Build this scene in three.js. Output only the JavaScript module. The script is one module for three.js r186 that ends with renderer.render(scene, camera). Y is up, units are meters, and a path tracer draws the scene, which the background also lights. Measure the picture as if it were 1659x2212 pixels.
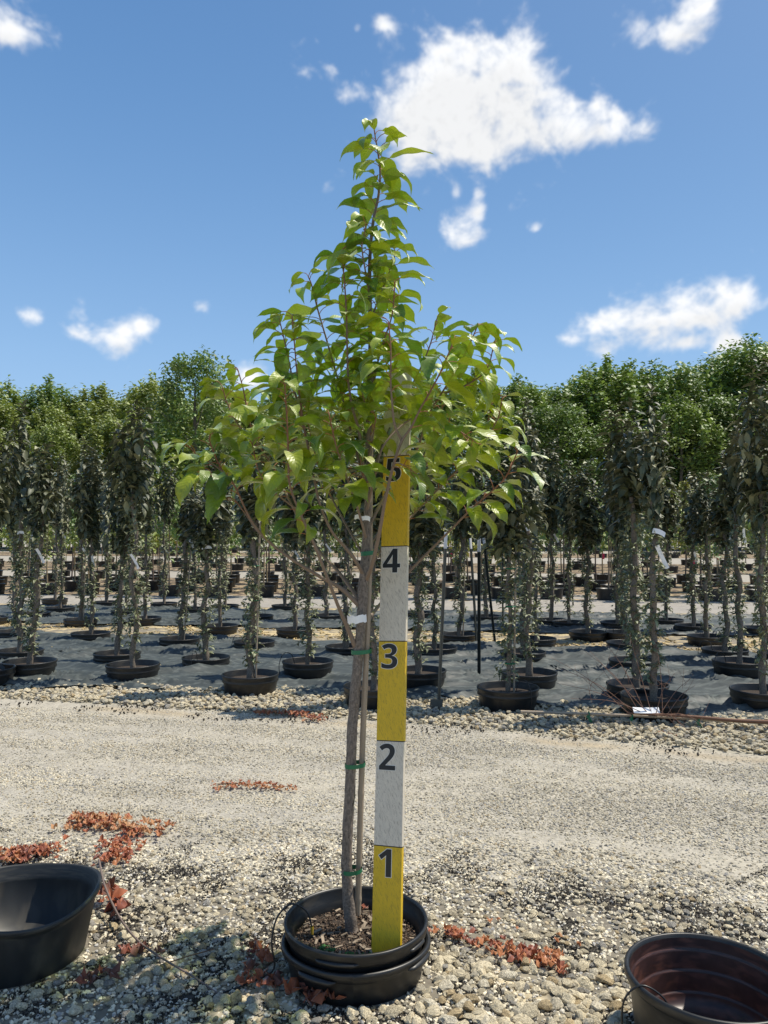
import * as THREE from 'three';
import { mergeGeometries, mergeVertices } from 'three/addons/utils/BufferGeometryUtils.js';
import { FontLoader } from 'three/addons/loaders/FontLoader.js';
import { createNoise2D, createNoise3D } from 'simplex-noise';

// ---------------------------------------------------------------- camera, sky, sun, exposure
const scene = new THREE.Scene();
const EYE = 1.37, TILT = Math.atan(49 / 1700);
const camera = new THREE.PerspectiveCamera(66.1, 0.75, 0.05, 1500);
camera.position.set(0, EYE, 0);
camera.rotation.x = TILT;
const renderer = new THREE.WebGLRenderer({ antialias: true });
renderer.toneMapping = THREE.LinearToneMapping;
renderer.toneMappingExposure = 1.13;
renderer.shadowMap.enabled = true;

const SUN_ELEVATION = 64, SUN_BEARING = 72;            // degrees up; degrees right of the view direction
const rad = Math.PI / 180;
const sunDir = new THREE.Vector3(Math.sin(SUN_BEARING * rad) * Math.cos(SUN_ELEVATION * rad), Math.sin(SUN_ELEVATION * rad), -Math.cos(SUN_BEARING * rad) * Math.cos(SUN_ELEVATION * rad));
const sun = new THREE.DirectionalLight(new THREE.Color().setRGB(1, 0.93, 0.80), 5.0);
sun.name = 'sun';
sun.position.copy(sunDir).multiplyScalar(60);
sun.castShadow = true;
sun.shadow.mapSize.set(4096, 4096);
Object.assign(sun.shadow.camera, { left: -45, right: 45, top: 45, bottom: -45, near: 1, far: 200 });
scene.add(sun);

function rng(seed) { let a = seed >>> 0; return () => { a = (a + 0x6d2b79f5) | 0; let t = Math.imul(a ^ (a >>> 15), 1 | a); t = (t + Math.imul(t ^ (t >>> 7), 61 | t)) ^ t; return ((t ^ (t >>> 14)) >>> 0) / 4294967296; }; }
const n2 = createNoise2D(rng(11)), n3 = createNoise3D(rng(12));
const clamp = THREE.MathUtils.clamp, lerp = THREE.MathUtils.lerp, smooth = THREE.MathUtils.smoothstep;
const fbm2 = (x, y, o = 4) => { let s = 0, a = 0.5; for (let i = 0; i < o; i++, a *= 0.5, x *= 2.03, y *= 2.03) s += a * n2(x + i * 17.3, y - i * 9.1); return s; };
const fbm3 = (x, y, z, o = 5) => { let s = 0, a = 0.5; for (let i = 0; i < o; i++, a *= 0.55, x *= 2.1, y *= 2.1, z *= 2.1) s += a * n3(x + i * 13.1, y, z - i * 7.7); return s; };

function makeSky() {
  const W = 4096, H = 2048, data = new Float32Array(W * H * 4), dens = new Float32Array(W * H);
  // cumulus puffs: bearing and height in degrees, radius in degrees, stretch, weight
  const puffs = [
    [5.1, 29.5, 3.9, 1, 1.1], [9.2, 29.9, 2.9, 1, 1.1], [1.9, 28.3, 2.6, 1.1, 1.05], [7.3, 27.2, 3.5, 1.2, 1.1], [11.3, 27.2, 2.1, 1.1, 1], [3.4, 27.0, 2.4, 1.2, 1], [13.6, 26.9, 1.5, 1.2, 0.85], [16.4, 26.8, 1.35, 1.3, 0.82], [18.6, 26.1, 1.0, 1.3, 0.8], [15.4, 28.1, 0.7, 1, 0.75],
    [-5.6, 31.0, 0.95, 1.3, 0.54], [-4.0, 30.9, 0.7, 1, 0.5], [-2.9, 29.5, 0.7, 1.3, 0.5], [5.8, 21.0, 1.3, 1.5, 0.8], [7.0, 22.2, 0.95, 0.8, 0.64], [6.9, 23.6, 0.6, 0.9, 0.6], [5.3, 23.6, 0.55, 0.9, 0.56],
    [23.8, 15.3, 1.9, 1.3, 1], [21.3, 14.7, 1.7, 1.4, 0.95], [18.3, 14.8, 1.6, 1.5, 0.95], [15.6, 14.5, 1.1, 1.7, 0.85], [13.4, 13.7, 0.8, 1.3, 0.66], [16.2, 12.8, 0.9, 1.6, 0.62], [19.5, 12.9, 0.9, 1.6, 0.62], [23.6, 12.7, 1.3, 1.2, 0.9], [21.2, 12.9, 0.6, 1.2, 0.7],
    [-18.4, 13.5, 1.55, 1.2, 0.85], [-17.2, 14.3, 0.8, 1.2, 0.7], [-21.4, 13.4, 0.8, 1.4, 0.66], [-21.5, 14.7, 0.7, 1.3, 0.55], [-24.2, 14.2, 0.75, 2, 0.58], [-13.2, 15.9, 0.55, 1.4, 0.68], [-25.8, 30.6, 1.6, 1.1, 0.85], [20.5, 31.3, 1.5, 1.6, 0.74], [22.3, 32.3, 1.4, 1.3, 0.72],
    [0.2, 33.5, 0.85, 1, 0.72], [-2.0, 33.2, 0.5, 0.7, 0.6], [-9.6, 11.2, 1.2, 1.1, 0.95], [-4.0, 24.0, 0.75, 1.4, 0.58], [11.0, 21.1, 0.5, 1.2, 0.5], [4.8, 32.7, 0.35, 1, 0.6], [-0.5, 35.2, 0.7, 1.4, 0.6],
  ];
  const rr = rng(71);
  for (let i = 0; i < 20; i++) {                        // the same fair-weather cumulus goes on round the sky outside the view
    const az = 34 + rr() * 292, el = 9 + Math.pow(rr(), 1.5) * 55, n = 3 + (rr() * 5 | 0), s = 1.2 + rr() * 2.4;
    for (let k = 0; k < n; k++) puffs.push([az + (rr() - 0.5) * s * 4.5 / Math.cos(el * rad), el + (rr() - 0.5) * s * 1.2, s * (0.5 + rr() * 0.6), 1.3, 0.8 + rr() * 0.25]);
  }
  for (const [az, el, r, stretch, wgt] of puffs) {
    const cx = Math.sin(az * rad) * Math.cos(el * rad), cy = Math.sin(el * rad), cz = -Math.cos(az * rad) * Math.cos(el * rad);
    const reach = r * 1.9, row0 = Math.max(0, Math.floor((el - reach + 90) / 180 * H)), row1 = Math.min(H - 1, Math.ceil((el + reach + 90) / 180 * H));
    const colC = ((az - 90) / 360 + 0.5) * W, span = Math.ceil(reach * stretch / Math.cos(Math.min(85, el + reach) * rad) / 360 * W);
    const ex = Math.cos(az * rad), ez = Math.sin(az * rad), ux = -Math.sin(az * rad) * cy, uy = Math.cos(el * rad), uz = Math.cos(az * rad) * cy;
    for (let row = row0; row <= row1; row++) for (let c = Math.floor(colC - span); c <= colC + span; c++) {
      const up = ((row + 0.5) / H - 0.5) * Math.PI, a = ((c + 0.5) / W - 0.5) * 2 * Math.PI, x = Math.cos(a) * Math.cos(up), y = Math.sin(up), z = Math.sin(a) * Math.cos(up);
      const du = (x * ex + z * ez) / rad / stretch, dv = ((x - cx) * ux + (y - cy) * uy + (z - cz) * uz) / rad * (y < cy ? 1.25 : 1), q = (du * du + dv * dv) / (r * r);
      if (q > 3.2) continue;
      const k = row * W + ((c % W) + W) % W;
      dens[k] = 1 - (1 - dens[k]) * (1 - Math.min(0.97, wgt * Math.exp(-q * 1.25)));
    }
  }
  const zen = [0.034, 0.115, 0.31], mid = [0.118, 0.30, 0.63], hor = [0.52, 0.73, 0.92];
  for (let row = 0; row < H; row++) {
    const el = ((row + 0.5) / H - 0.5) * 180, up = el * rad, t = clamp(el / 90, 0, 1);
    const k1 = Math.exp(-Math.max(el, 0) / 12.5), k2 = 1 - Math.exp(-Math.max(el - 12, 0) / 30);
    for (let col = 0; col < W; col++) {
      const a = ((col + 0.5) / W - 0.5) * 2 * Math.PI, x = Math.cos(a) * Math.cos(up), y = Math.sin(up), z = Math.sin(a) * Math.cos(up), i = row * W + col;
      const near = Math.pow(Math.max(0, x * sunDir.x + y * sunDir.y + z * sunDir.z), 5) * 0.28;
      let r = lerp(lerp(mid[0], zen[0], k2), hor[0], k1), g = lerp(lerp(mid[1], zen[1], k2), hor[1], k1), b = lerp(lerp(mid[2], zen[2], k2), hor[2], k1);
      r += near; g += near; b += near;
      if (el < 0) { r = 0.33; g = 0.31; b = 0.27; }
      const dn = dens[i];
      if (dn > 0.015 && el > 0) {
        const wx = 0.010 * n3(x * 14, y * 14, z * 14 + 4), wy = 0.010 * n3(x * 9 + 8, y * 9, z * 9), f = fbm3((x + wx) * 17, (y + wy) * 22, (z + wx) * 17, 6), f2 = fbm3((x + wy) * 60 + 5, (y + wx) * 75, z * 60, 4), v = dn + f * 0.48 + f2 * 0.12;
        const al = Math.pow(smooth(v, 0.20, 0.98), 1.15), over = dens[Math.min(H - 1, row + 15) * W + col];
        const bright = 0.93 - 0.12 * smooth(over + f * 0.35, 0.35, 1.0) - 0.06 * clamp(-f * 2, 0, 1) - 0.04 * clamp(-f2 * 2, 0, 1);
        r = lerp(r, bright * 0.985, al); g = lerp(g, bright * 0.995, al); b = lerp(b, bright * 1.01, al);
      }
      data[i * 4] = r; data[i * 4 + 1] = g; data[i * 4 + 2] = b; data[i * 4 + 3] = 1;
    }
  }
  const t = new THREE.DataTexture(data, W, H, THREE.RGBAFormat, THREE.FloatType);
  t.mapping = THREE.EquirectangularReflectionMapping; t.magFilter = t.minFilter = THREE.LinearFilter; t.needsUpdate = true;
  return t;
}
scene.background = makeSky();
scene.environment = scene.background;

// ---------------------------------------------------------------- helpers
const used = {};
function numbered(n) { const k = used[n] = (used[n] ?? -1) + 1; return k ? n + '_' + String(k).padStart(3, '0') : n; }
const V = (x, y, z) => new THREE.Vector3(x, y, z);
const rgb = (r, g, b) => new THREE.Color().setRGB(r, g, b);
// surveyed points: a sight line from the eye, cut at a distance or on level ground
const CT = Math.cos(TILT), ST = Math.sin(TILT);
function sight(px, py, d) { const a = (px - 829.5) / 1700, b = (1106 - py) / 1700, k = d / (CT - b * ST); return V(a * k, EYE + (b * CT + ST) * k, -d); }
function level(px, py, y = 0) { const b = (1106 - py) / 1700, k = (y - EYE) / (b * CT + ST); return sight(px, py, k * (CT - b * ST)); }
function tag(o, label, category, group) { o.userData.label = label; o.userData.category = category; if (group) o.userData.group = group; return o; }
function structure(o) { o.userData.kind = 'structure'; return o; }
function thing(name, label, category, group) { const o = new THREE.Group(); o.name = numbered(name); scene.add(o); return tag(o, label, category, group); }
function part(name, geo, mat, parent) { const m = new THREE.Mesh(geo, mat); m.name = name; parent.add(m); return m; }
function std(o) { return new THREE.MeshStandardMaterial(o); }
function phys(o) { return new THREE.MeshPhysicalMaterial(o); }
function tex(w, h, fn, { srgb = true, repeat } = {}) {
  const d = new Uint8Array(w * h * 4), o = [0, 0, 0];
  for (let y = 0; y < h; y++) for (let x = 0; x < w; x++) { fn(x, y, o); const i = (y * w + x) * 4; d[i] = clamp(o[0], 0, 1) * 255; d[i + 1] = clamp(o[1], 0, 1) * 255; d[i + 2] = clamp(o[2], 0, 1) * 255; d[i + 3] = 255; }
  const t = new THREE.DataTexture(d, w, h, THREE.RGBAFormat);
  t.magFilter = THREE.LinearFilter; t.wrapS = t.wrapT = THREE.RepeatWrapping; if (srgb) t.colorSpace = THREE.SRGBColorSpace; if (repeat) t.repeat.set(...repeat); t.needsUpdate = true;
  return t;
}
const toS = (v) => v <= 0.0031308 ? v * 12.92 : 1.055 * Math.pow(v, 1 / 2.4) - 0.055;
// growing buffers -> one geometry
class Soup {
  constructor() { this.p = []; this.n = []; this.uv = []; this.c = []; this.i = []; }
  get count() { return this.p.length / 3; }
  add(pos, idx, uv, col) { const b = this.count; for (const v of pos) this.p.push(v[0], v[1], v[2]); for (const k of idx) this.i.push(b + k); if (uv) for (const u of uv) this.uv.push(u[0], u[1]); if (col) for (let k = 0; k < pos.length; k++) this.c.push(col[0], col[1], col[2]); }
  build(smoothN = true) {
    const g = new THREE.BufferGeometry();
    g.setAttribute('position', new THREE.Float32BufferAttribute(this.p, 3));
    if (this.uv.length) g.setAttribute('uv', new THREE.Float32BufferAttribute(this.uv, 2));
    if (this.c.length) g.setAttribute('color', new THREE.Float32BufferAttribute(this.c, 3));
    g.setIndex(this.i); g.computeVertexNormals();
    return g;
  }
}
// tapered tube through points; radius(t), colour(t)
function tube(s, pts, radius, seg, sides, color, bumpy = 0, sv = 1) {
  const curve = pts.length > 2 ? new THREE.CatmullRomCurve3(pts, false, 'centripetal') : new THREE.LineCurve3(pts[0], pts[1]);
  const base = s.count, len = curve.getLength(), side = V(0, 0, 1), T = V(), A = V(), B = V();
  for (let i = 0; i <= seg; i++) {
    const t = i / seg, P = curve.getPoint(t); curve.getTangent(t, T);
    A.crossVectors(T, side); if (A.lengthSq() < 1e-4) A.set(1, 0, 0); A.normalize(); B.crossVectors(T, A);
    const r = radius(t), col = color ? color(t) : null;
    for (let k = 0; k <= sides; k++) {
      const a = k / sides * Math.PI * 2, rr = r * (1 + bumpy * n3(P.x * 22 + Math.cos(a), P.y * 22, P.z * 22 + Math.sin(a)));
      s.p.push(P.x + (A.x * Math.cos(a) + B.x * Math.sin(a)) * rr, P.y + (A.y * Math.cos(a) + B.y * Math.sin(a)) * rr, P.z + (A.z * Math.cos(a) + B.z * Math.sin(a)) * rr);
      s.uv.push(k / sides, t * len * sv); if (col) s.c.push(...col);
      if (i && k < sides) { const q = base + i * (sides + 1) + k, w = q - sides - 1; s.i.push(w, q, w + 1, w + 1, q, q + 1); }
    }
  }
  return curve;
}
function tubeGeo(pts, r, seg = 12, sides = 8) { const s = new Soup(); tube(s, pts, typeof r === 'function' ? r : () => r, seg, sides); return s.build(); }
function lathe(profile, seg = 64) { return new THREE.LatheGeometry(profile.map(([r, y]) => new THREE.Vector2(r, y)), seg); }
function dup(root, label) { const r = root.clone(); r.name = numbered(root.name.replace(/_\d{3}$/, '')); r.userData = { ...root.userData }; if (label) r.userData.label = label; scene.add(r); return r; }

// ---------------------------------------------------------------- ground
// row direction of the nursery: rows come nearer to the right
const roadFar = (x) => 5.82 - (x < 0 ? 0.25 : 0.38) * x, stripFar = (x) => 6.85 - (x < 0 ? 0.10 : 0.34) * x, bedEdge = (x) => 3.25 - 0.16 * x + 0.16 * n2(x * 1.7, 3);
const dark = (x, d) => smooth(fbm2(x * 2.1 + 31, d * 2.1, 3) + fbm2(x * 7, d * 7, 2) * 0.55, -0.06, 0.30);   // patches of spilled potting soil
const groundY = (x, d) => 0.012 * fbm2(x * 0.8, d * 0.8, 3) * smooth(d, 1, 2) + 0.045 * Math.exp(-(Math.pow((x + 0.086) / 0.48, 2) + Math.pow((d - 2.32) / 0.42, 2)));   // gravel heaped round the sunk pot
function groundColor(x, d, o) {
  const big = fbm2(x * 0.5 + 4, d * 0.9, 3), fine = n2(x * 38, d * 38), mid = fbm2(x * 5, d * 5, 3);
  let r = 0.36, g = 0.33, b = 0.27;
  if (d < bedEdge(x)) { const sand = smooth(fbm2(x * 1.4 + 9, d * 1.4, 3) + (2.35 - d) * 0.8 - x * 0.18, 0.0, 0.5); r = lerp(0.17, 0.52, sand); g = lerp(0.15, 0.44, sand); b = lerp(0.115, 0.29, sand); const k = dark(x, d) * 0.8; r = lerp(r, 0.035, k); g = lerp(g, 0.03, k); b = lerp(b, 0.025, k); }
  else if (d > roadFar(x) && d < stripFar(x)) { r = 0.36; g = 0.33; b = 0.26; }
  else if (d >= stripFar(x) && d < 14.6 - 0.15 * x) { const st = smooth(mid + big, -0.2, 0.5); r = lerp(0.22, 0.45, st); g = lerp(0.19, 0.36, st); b = lerp(0.14, 0.20, st); }
  else if (d >= 14.6 - 0.15 * x) { r = 0.30; g = 0.275; b = 0.24; }
  const edge = Math.exp(-Math.pow((d - roadFar(x) + 0.14) / 0.10, 2)) * smooth(n2(x * 0.9, 5), -0.6, 0.4);   // tan fines washed to the edge of the road
  r = lerp(r, 0.34, edge * 0.7); g = lerp(g, 0.27, edge * 0.7); b = lerp(b, 0.17, edge * 0.7);
  const m = 1 + 0.12 * big + 0.20 * mid + 0.26 * fine + 0.16 * n2(x * 90, d * 90);
  o[0] = toS(r * m); o[1] = toS(g * m * (1 - 0.015 * big)); o[2] = toS(b * m * (1 - 0.06 * big));
}
const nearGroundTex = tex(2048, 2048, (px, py, o) => groundColor(-11 + 22 * (px + 0.5) / 2048, -2 + 20 * (py + 0.5) / 2048, o));
const farGroundTex = tex(512, 512, (px, py, o) => {
  const u = px / 512 * 2 * Math.PI, v = py / 512 * 2 * Math.PI, f = n3(Math.cos(u) * 3 + 9, Math.sin(u) * 3, Math.cos(v) * 3) * 0.5 + n3(Math.sin(v) * 9, Math.cos(u) * 9, Math.sin(u) * 9 + Math.cos(v) * 9) * 0.5, m = 1 + 0.16 * f;
  o[0] = toS(0.33 * m); o[1] = toS(0.30 * m); o[2] = toS(0.25 * m);
}, { repeat: [120, 120] });
{
  const g = new THREE.PlaneGeometry(900, 900); g.rotateX(-Math.PI / 2);
  const m = new THREE.Mesh(g, std({ map: farGroundTex, roughness: 0.95 })); m.name = 'ground'; m.position.set(0, -0.012, -250); scene.add(structure(m));
}
const yard = (() => {
  const g = new THREE.PlaneGeometry(22, 20, 220, 200); g.rotateX(-Math.PI / 2);
  const p = g.attributes.position; for (let i = 0; i < p.count; i++) { const x = p.getX(i), d = -(p.getZ(i) - 8); p.setY(i, groundY(x, d)); }
  const uv = g.attributes.uv; for (let i = 0; i < uv.count; i++) uv.setXY(i, (p.getX(i) + 11) / 22, (-(p.getZ(i) - 8) + 2) / 20);
  g.computeVertexNormals();
  const m = new THREE.Mesh(g, std({ map: nearGroundTex, roughness: 0.95 })); m.name = 'gravel_yard'; m.position.set(0, 0, -8); scene.add(structure(m));
  return m;
})();


// stones: angular crushed limestone
function stoneGeo(seed, detail) {
  const g0 = new THREE.IcosahedronGeometry(0.5, detail), r = rng(seed);
  let g = g0.clone(); g.deleteAttribute('uv'); g.deleteAttribute('normal'); g = mergeVertices(g, 1e-4);
  const planes = []; for (let k = 0; k < 9; k++) planes.push([V(r() - 0.5, r() - 0.5, r() - 0.5).normalize(), 0.26 + r() * 0.16]);
  const p = g.attributes.position, v = V();
  for (let i = 0; i < p.count; i++) {
    v.fromBufferAttribute(p, i);
    for (const [n, d] of planes) { const q = v.dot(n); if (q > d) v.addScaledVector(n, d - q); }
    const k = 1 + 0.10 * n3(v.x * 5 + seed, v.y * 5, v.z * 5);
    p.setXYZ(i, v.x * k * 1.15, v.y * k * 0.78, v.z * k);
  }
  g = g.toNonIndexed(); g.computeVertexNormals();
  const n = g.attributes.position.count, uv = new Float32Array(n * 2); for (let i = 0; i < n; i++) { uv[i * 2] = g.attributes.position.getX(i) + 0.5 * g.attributes.position.getY(i); uv[i * 2 + 1] = g.attributes.position.getZ(i) + 0.5 * g.attributes.position.getY(i); }
  g.setAttribute('uv', new THREE.BufferAttribute(uv, 2));
  return g;
}
const stoneTex = tex(256, 256, (x, y, o) => { const f = fbm2(x / 22, y / 22, 4), pit = smooth(n2(x / 5.5 + 50, y / 5.5), 0.42, 0.75) * smooth(n2(x / 60, y / 60), -0.1, 0.5), m = 0.93 + 0.2 * f - 0.42 * pit; o[0] = m; o[1] = m * 0.985; o[2] = m * 0.95; });
const stoneMat = std({ color: 0xffffff, map: stoneTex, bumpMap: stoneTex, bumpScale: 0.004, roughness: 0.95 });
const chipMat = std({ color: 0xffffff, roughness: 0.95 });
const stoneColor = (r) => { const k = r(), m = 0.72 + r() * 0.5; if (k < 0.55) return rgb(0.68 * m, 0.605 * m, 0.45 * m); if (k < 0.82) return rgb(0.58 * m, 0.535 * m, 0.435 * m); if (k < 0.94) return rgb(0.38 * m, 0.365 * m, 0.34 * m); return rgb(0.50 * m, 0.40 * m, 0.25 * m); };
const bigStones = [1, 2, 3, 4, 5].map((s) => stoneGeo(s * 7, 2)), midStones = [1, 2, 3].map((s) => stoneGeo(s * 31, 1)), chipGeos = [1, 2, 3].map((s) => stoneGeo(s * 53, 0));
function scatter(name, geo, mat, list, parent) {
  const m = new THREE.InstancedMesh(geo, mat, list.length), q = new THREE.Quaternion(), e = new THREE.Euler(), M = new THREE.Matrix4();
  list.forEach(([x, y, z, sx, sy, sz, rx, ry, rz, c], i) => { e.set(rx, ry, rz); q.setFromEuler(e); M.compose(V(x, y, z), q, V(sx, sy, sz)); m.setMatrixAt(i, M); m.setColorAt(i, c); });
  m.name = name; m.userData.kind = 'stuff'; parent.add(m); return m;
}
// where things stand in the gravel, so that no stone is inside a pot
const potSpots = [];
const bedRoot = structure(new THREE.Group()); bedRoot.name = 'gravel_bed'; scene.add(bedRoot);
function layStones() {
  const r = rng(5), free = (x, d, m) => potSpots.every(([px, pd, pr]) => Math.hypot(x - px, d - pd) > pr + m);
  const stones = [];
  // coarse bed in front
  for (let i = 0; i < 13000; i++) {
    const d = 1.9 + r() * 2.0, half = d * 0.56 + 0.25, x = (r() * 2 - 1) * half, e = bedEdge(x);
    if (d > e + 0.12 || (d > e - 0.5 && r() < (d - e + 0.5) * 1.3)) continue;
    const lo = x < 0 ? smooth(x, -1.3, -0.25) * 0.5 + 0.35 : 1; if (d < 2.42 && x < -0.1 && r() > lo * 0.75) continue;
    let s = 0.010 + Math.pow(r(), 2.2) * 0.028; s *= lerp(1.12, 0.7, clamp((d - 2) / 1.3, 0, 1));
    if (!free(x, d, s * 0.3)) continue;
    stones.push({ x, d, s });
  }
  for (let i = 0; i < 210; i++) {                     // the largest lumps at the right front
    const d = 2.0 + r() * 0.55, x = 0.12 + r() * 1.1, s = 0.030 + r() * 0.020; if (free(x, d, s * 0.4)) stones.push({ x, d, s });
  }
  stones.sort((a, b) => b.s / b.d - a.s / a.d);
  const mats = [0, 1, 2, 3, 4, 5].map(() => { const m = stoneMat.clone(); m.color = stoneColor(r); return m; });
  const rest = [[], [], []];
  stones.forEach((t, i) => {
    const lift = groundY(t.x, t.d) + t.s * (0.12 + r() * 0.16), ro = [r() * 0.7 - 0.35, r() * 6.28, r() * 0.7 - 0.35];
    const sc = [t.s * (0.9 + r() * 0.4), t.s * (0.8 + r() * 0.4), t.s * (0.9 + r() * 0.4)];
    if (i < 300) { const m = part('stone', bigStones[i % 5], mats[r() * 6 | 0], bedRoot); m.position.set(t.x, lift, -t.d); m.rotation.set(...ro); m.scale.set(...sc); }
    else rest[i % 3].push([t.x, lift, -t.d, ...sc, ...ro, stoneColor(r)]);
  });
  rest.forEach((l, k) => scatter('loose_gravel', midStones[k], stoneMat, l, bedRoot));
  // small chips: bed filler, road, strip along the pots, far path
  const chips = [[], [], []], strip = [[], [], []];
  const chip = (x, d, s, c, up = 0.25) => chips[(r() * 3) | 0].push([x, groundY(x, d) + s * up * 0.5, -d, s * (0.9 + r() * 0.5), s * (0.6 + r() * 0.5), s * (0.9 + r() * 0.5), r() - 0.5, r() * 6.28, r() - 0.5, c]);
  for (let i = 0; i < 26000; i++) { const d = 1.9 + r() * 1.7, x = (r() * 2 - 1) * (d * 0.56 + 0.2); if (d < bedEdge(x) + 0.2 && free(x, d, 0)) chip(x, d, 0.006 + r() * 0.010, stoneColor(r)); }
  for (let i = 0; i < 170000; i++) {
    const u = r(), d = 1 / lerp(1 / 2.9, 1 / 6.3, Math.sqrt(u)), x = (r() * 2 - 1) * (d * 0.55 + 0.3);
    if (d < bedEdge(x) - 0.25 || d > roadFar(x) + 0.1 || !free(x, d, 0)) continue;
    const c = stoneColor(r), worn = smooth(fbm2(x * 0.30 + 2, (d + 0.3 * x) * 1.9, 3) + 0.3 * fbm2(x * 1.4, d * 2.2, 2), -0.08, 0.32); if (r() < worn * 0.5) continue;
    const s = (0.006 + Math.pow(r(), 2) * 0.010) * (d < bedEdge(x) + 0.4 ? 1.25 : 1) * (1 - worn * 0.25);
    if (r() < 0.10) c.multiplyScalar(0.35);
    const e2 = roadFar(x) - d; if (e2 < 0.30 && r() < 0.75 * smooth(n2(x * 0.9, 5), -0.6, 0.4)) continue;
    chip(x, d, s, c.multiplyScalar(0.70 + 0.12 * n2(x * 0.5, d * 1.9)), 0.12);
  }
  for (let i = 0; i < 15000; i++) {
    const x = -4.2 + r() * 7.8, d = lerp(roadFar(x), stripFar(x) + 0.15, Math.pow(r(), 0.8)); if (!free(x, d, 0.0)) continue;
    const s = 0.016 + Math.pow(r(), 2) * 0.03, k = (r() * 3) | 0;
    strip[k].push([x, groundY(x, d) + s * (0.2 + r() * 0.5), -d, s * (0.9 + r() * 0.4), s * (0.8 + r() * 0.4), s * (0.9 + r() * 0.4), r() - 0.5, r() * 6.28, r() - 0.5, stoneColor(r)]);
  }
  chips.forEach((l, k) => scatter('gravel_chips', chipGeos[k], chipMat, l, bedRoot));
  strip.forEach((l, k) => scatter('coarse_gravel', midStones[k], stoneMat, l, bedRoot));
  // dark crumbs of spilled potting soil
  const crumbs = [];
  for (let i = 0; i < 190000; i++) { const d = 2.0 + r() * 1.7, x = (r() * 2 - 1) * (d * 0.56 + 0.1); if (r() > dark(x, d) || d > bedEdge(x) + 0.25 || !free(x, d, 0)) continue; const s = 0.0022 + r() * r() * 0.0075, m = 0.6 + r(); crumbs.push([x, groundY(x, d) + 0.002 + r() * r() * 0.010, -d, s, s * 0.7, s, r() * 3, r() * 6, r() * 3, rgb(0.020 * m, 0.017 * m, 0.014 * m)]); }
  for (let i = 0; i < 2600; i++) { const x = -3.5 + r() * 6.5, d = roadFar(x) - 0.3 + r() * 0.9; if (n2(x * 1.5 + 8, d * 2) < 0.15) continue; const s = 0.01 + r() * 0.014, m = 0.6 + r(); crumbs.push([x, groundY(x, d) + 0.012, -d, s, s * 0.5, s, r() * 3, r() * 6, r() * 3, rgb(0.03 * m, 0.024 * m, 0.018 * m)]); }
  scatter('soil_crumbs', chipGeos[0], chipMat, crumbs, bedRoot);
  // golden wood chips and straw in the gap between the fabric strips
  const straw = [], box = new THREE.BoxGeometry(1, 0.25, 0.3);
  for (let i = 0; i < 16000; i++) { const x = -6.5 + r() * 12, d = 6.5 + r() * 7.6 - 0.18 * x; if (fbm2(x * 1.3, d * 1.6, 2) < -0.12) continue; const s = 0.02 + r() * 0.04, m = 0.6 + r() * 0.7; straw.push([x, groundY(x, d) + 0.006, -d, s, s, s, (r() - 0.5) * 0.7, r() * 6.28, (r() - 0.5) * 0.7, rgb(0.46 * m, 0.35 * m, 0.17 * m)]); }
  scatter('wood_chip_mulch', box, chipMat, straw, bedRoot);
}

// ---------------------------------------------------------------- shared materials
const plasticTex = tex(256, 256, (x, y, o) => { const f = fbm2(x / 14, y / 40, 4), dust = smooth(fbm2(x / 30 + 3, y / 30, 3), 0.05, 0.5); const mud = smooth(fbm2(x / 34 + 33, y / 50, 5), 0.10, 0.5) * 0.28; o[0] = toS(0.010 + 0.004 * f + 0.012 * dust + 0.05 * mud); o[1] = toS(0.0105 + 0.004 * f + 0.0105 * dust + 0.040 * mud); o[2] = toS(0.011 + 0.004 * f + 0.008 * dust + 0.025 * mud); });
const potMat = std({ map: plasticTex, roughness: 0.42, side: THREE.DoubleSide });
const potOldMat = std({ map: plasticTex, color: rgb(1.9, 1.9, 1.8), roughness: 0.5, side: THREE.DoubleSide });
const potRedMat = std({ map: plasticTex, color: rgb(4.2, 2.0, 1.8), roughness: 0.42, side: THREE.DoubleSide });
const hoseMat = std({ color: rgb(0.012, 0.012, 0.012), roughness: 0.4 });
const soilMat = std({ map: tex(256, 256, (x, y, o) => { const f = fbm2(x / 9, y / 9, 4), g = n2(x / 3, y / 3), m = 0.55 + 0.5 * f + 0.35 * g; o[0] = toS(0.068 * m); o[1] = toS(0.049 * m); o[2] = toS(0.036 * m); }), roughness: 1 });
const barkTex = tex(128, 512, (x, y, o) => { const f = fbm2(Math.cos(x / 128 * 6.283) * 1.6 + 7, y / 16 + Math.sin(x / 128 * 6.283), 4), l = smooth(n2(x / 20, y / 3.2), 0.45, 0.75) * 0.8, kn = smooth(n2(x / 16 + 60, y / 22), 0.72, 0.85), m = (0.88 + 0.6 * f) * (1 - 0.6 * kn); o[0] = toS(0.185 * m + 0.1 * l); o[1] = toS(0.150 * m + 0.08 * l); o[2] = toS(0.122 * m + 0.06 * l); });
const barkMat = std({ map: barkTex, bumpMap: barkTex, bumpScale: 0.004, roughness: 0.75 });
const twigMat = std({ vertexColors: true, roughness: 0.65 });
const bambooMat = std({ map: tex(64, 512, (x, y, o) => { const f = fbm2(x / 5, y / 60, 4), m = 1 + 0.3 * f; o[0] = toS(0.36 * m); o[1] = toS(0.285 * m); o[2] = toS(0.205 * m); }), roughness: 0.6 });
const greyBarkMat = std({ map: tex(64, 256, (x, y, o) => { const f = fbm2(x / 7, y / 7, 4), m = 0.9 + 0.6 * f; o[0] = toS(0.19 * m); o[1] = toS(0.155 * m); o[2] = toS(0.12 * m); }), roughness: 0.85 });
const tieMat = std({ color: rgb(0.012, 0.15, 0.065), roughness: 0.45, side: THREE.DoubleSide });
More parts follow.
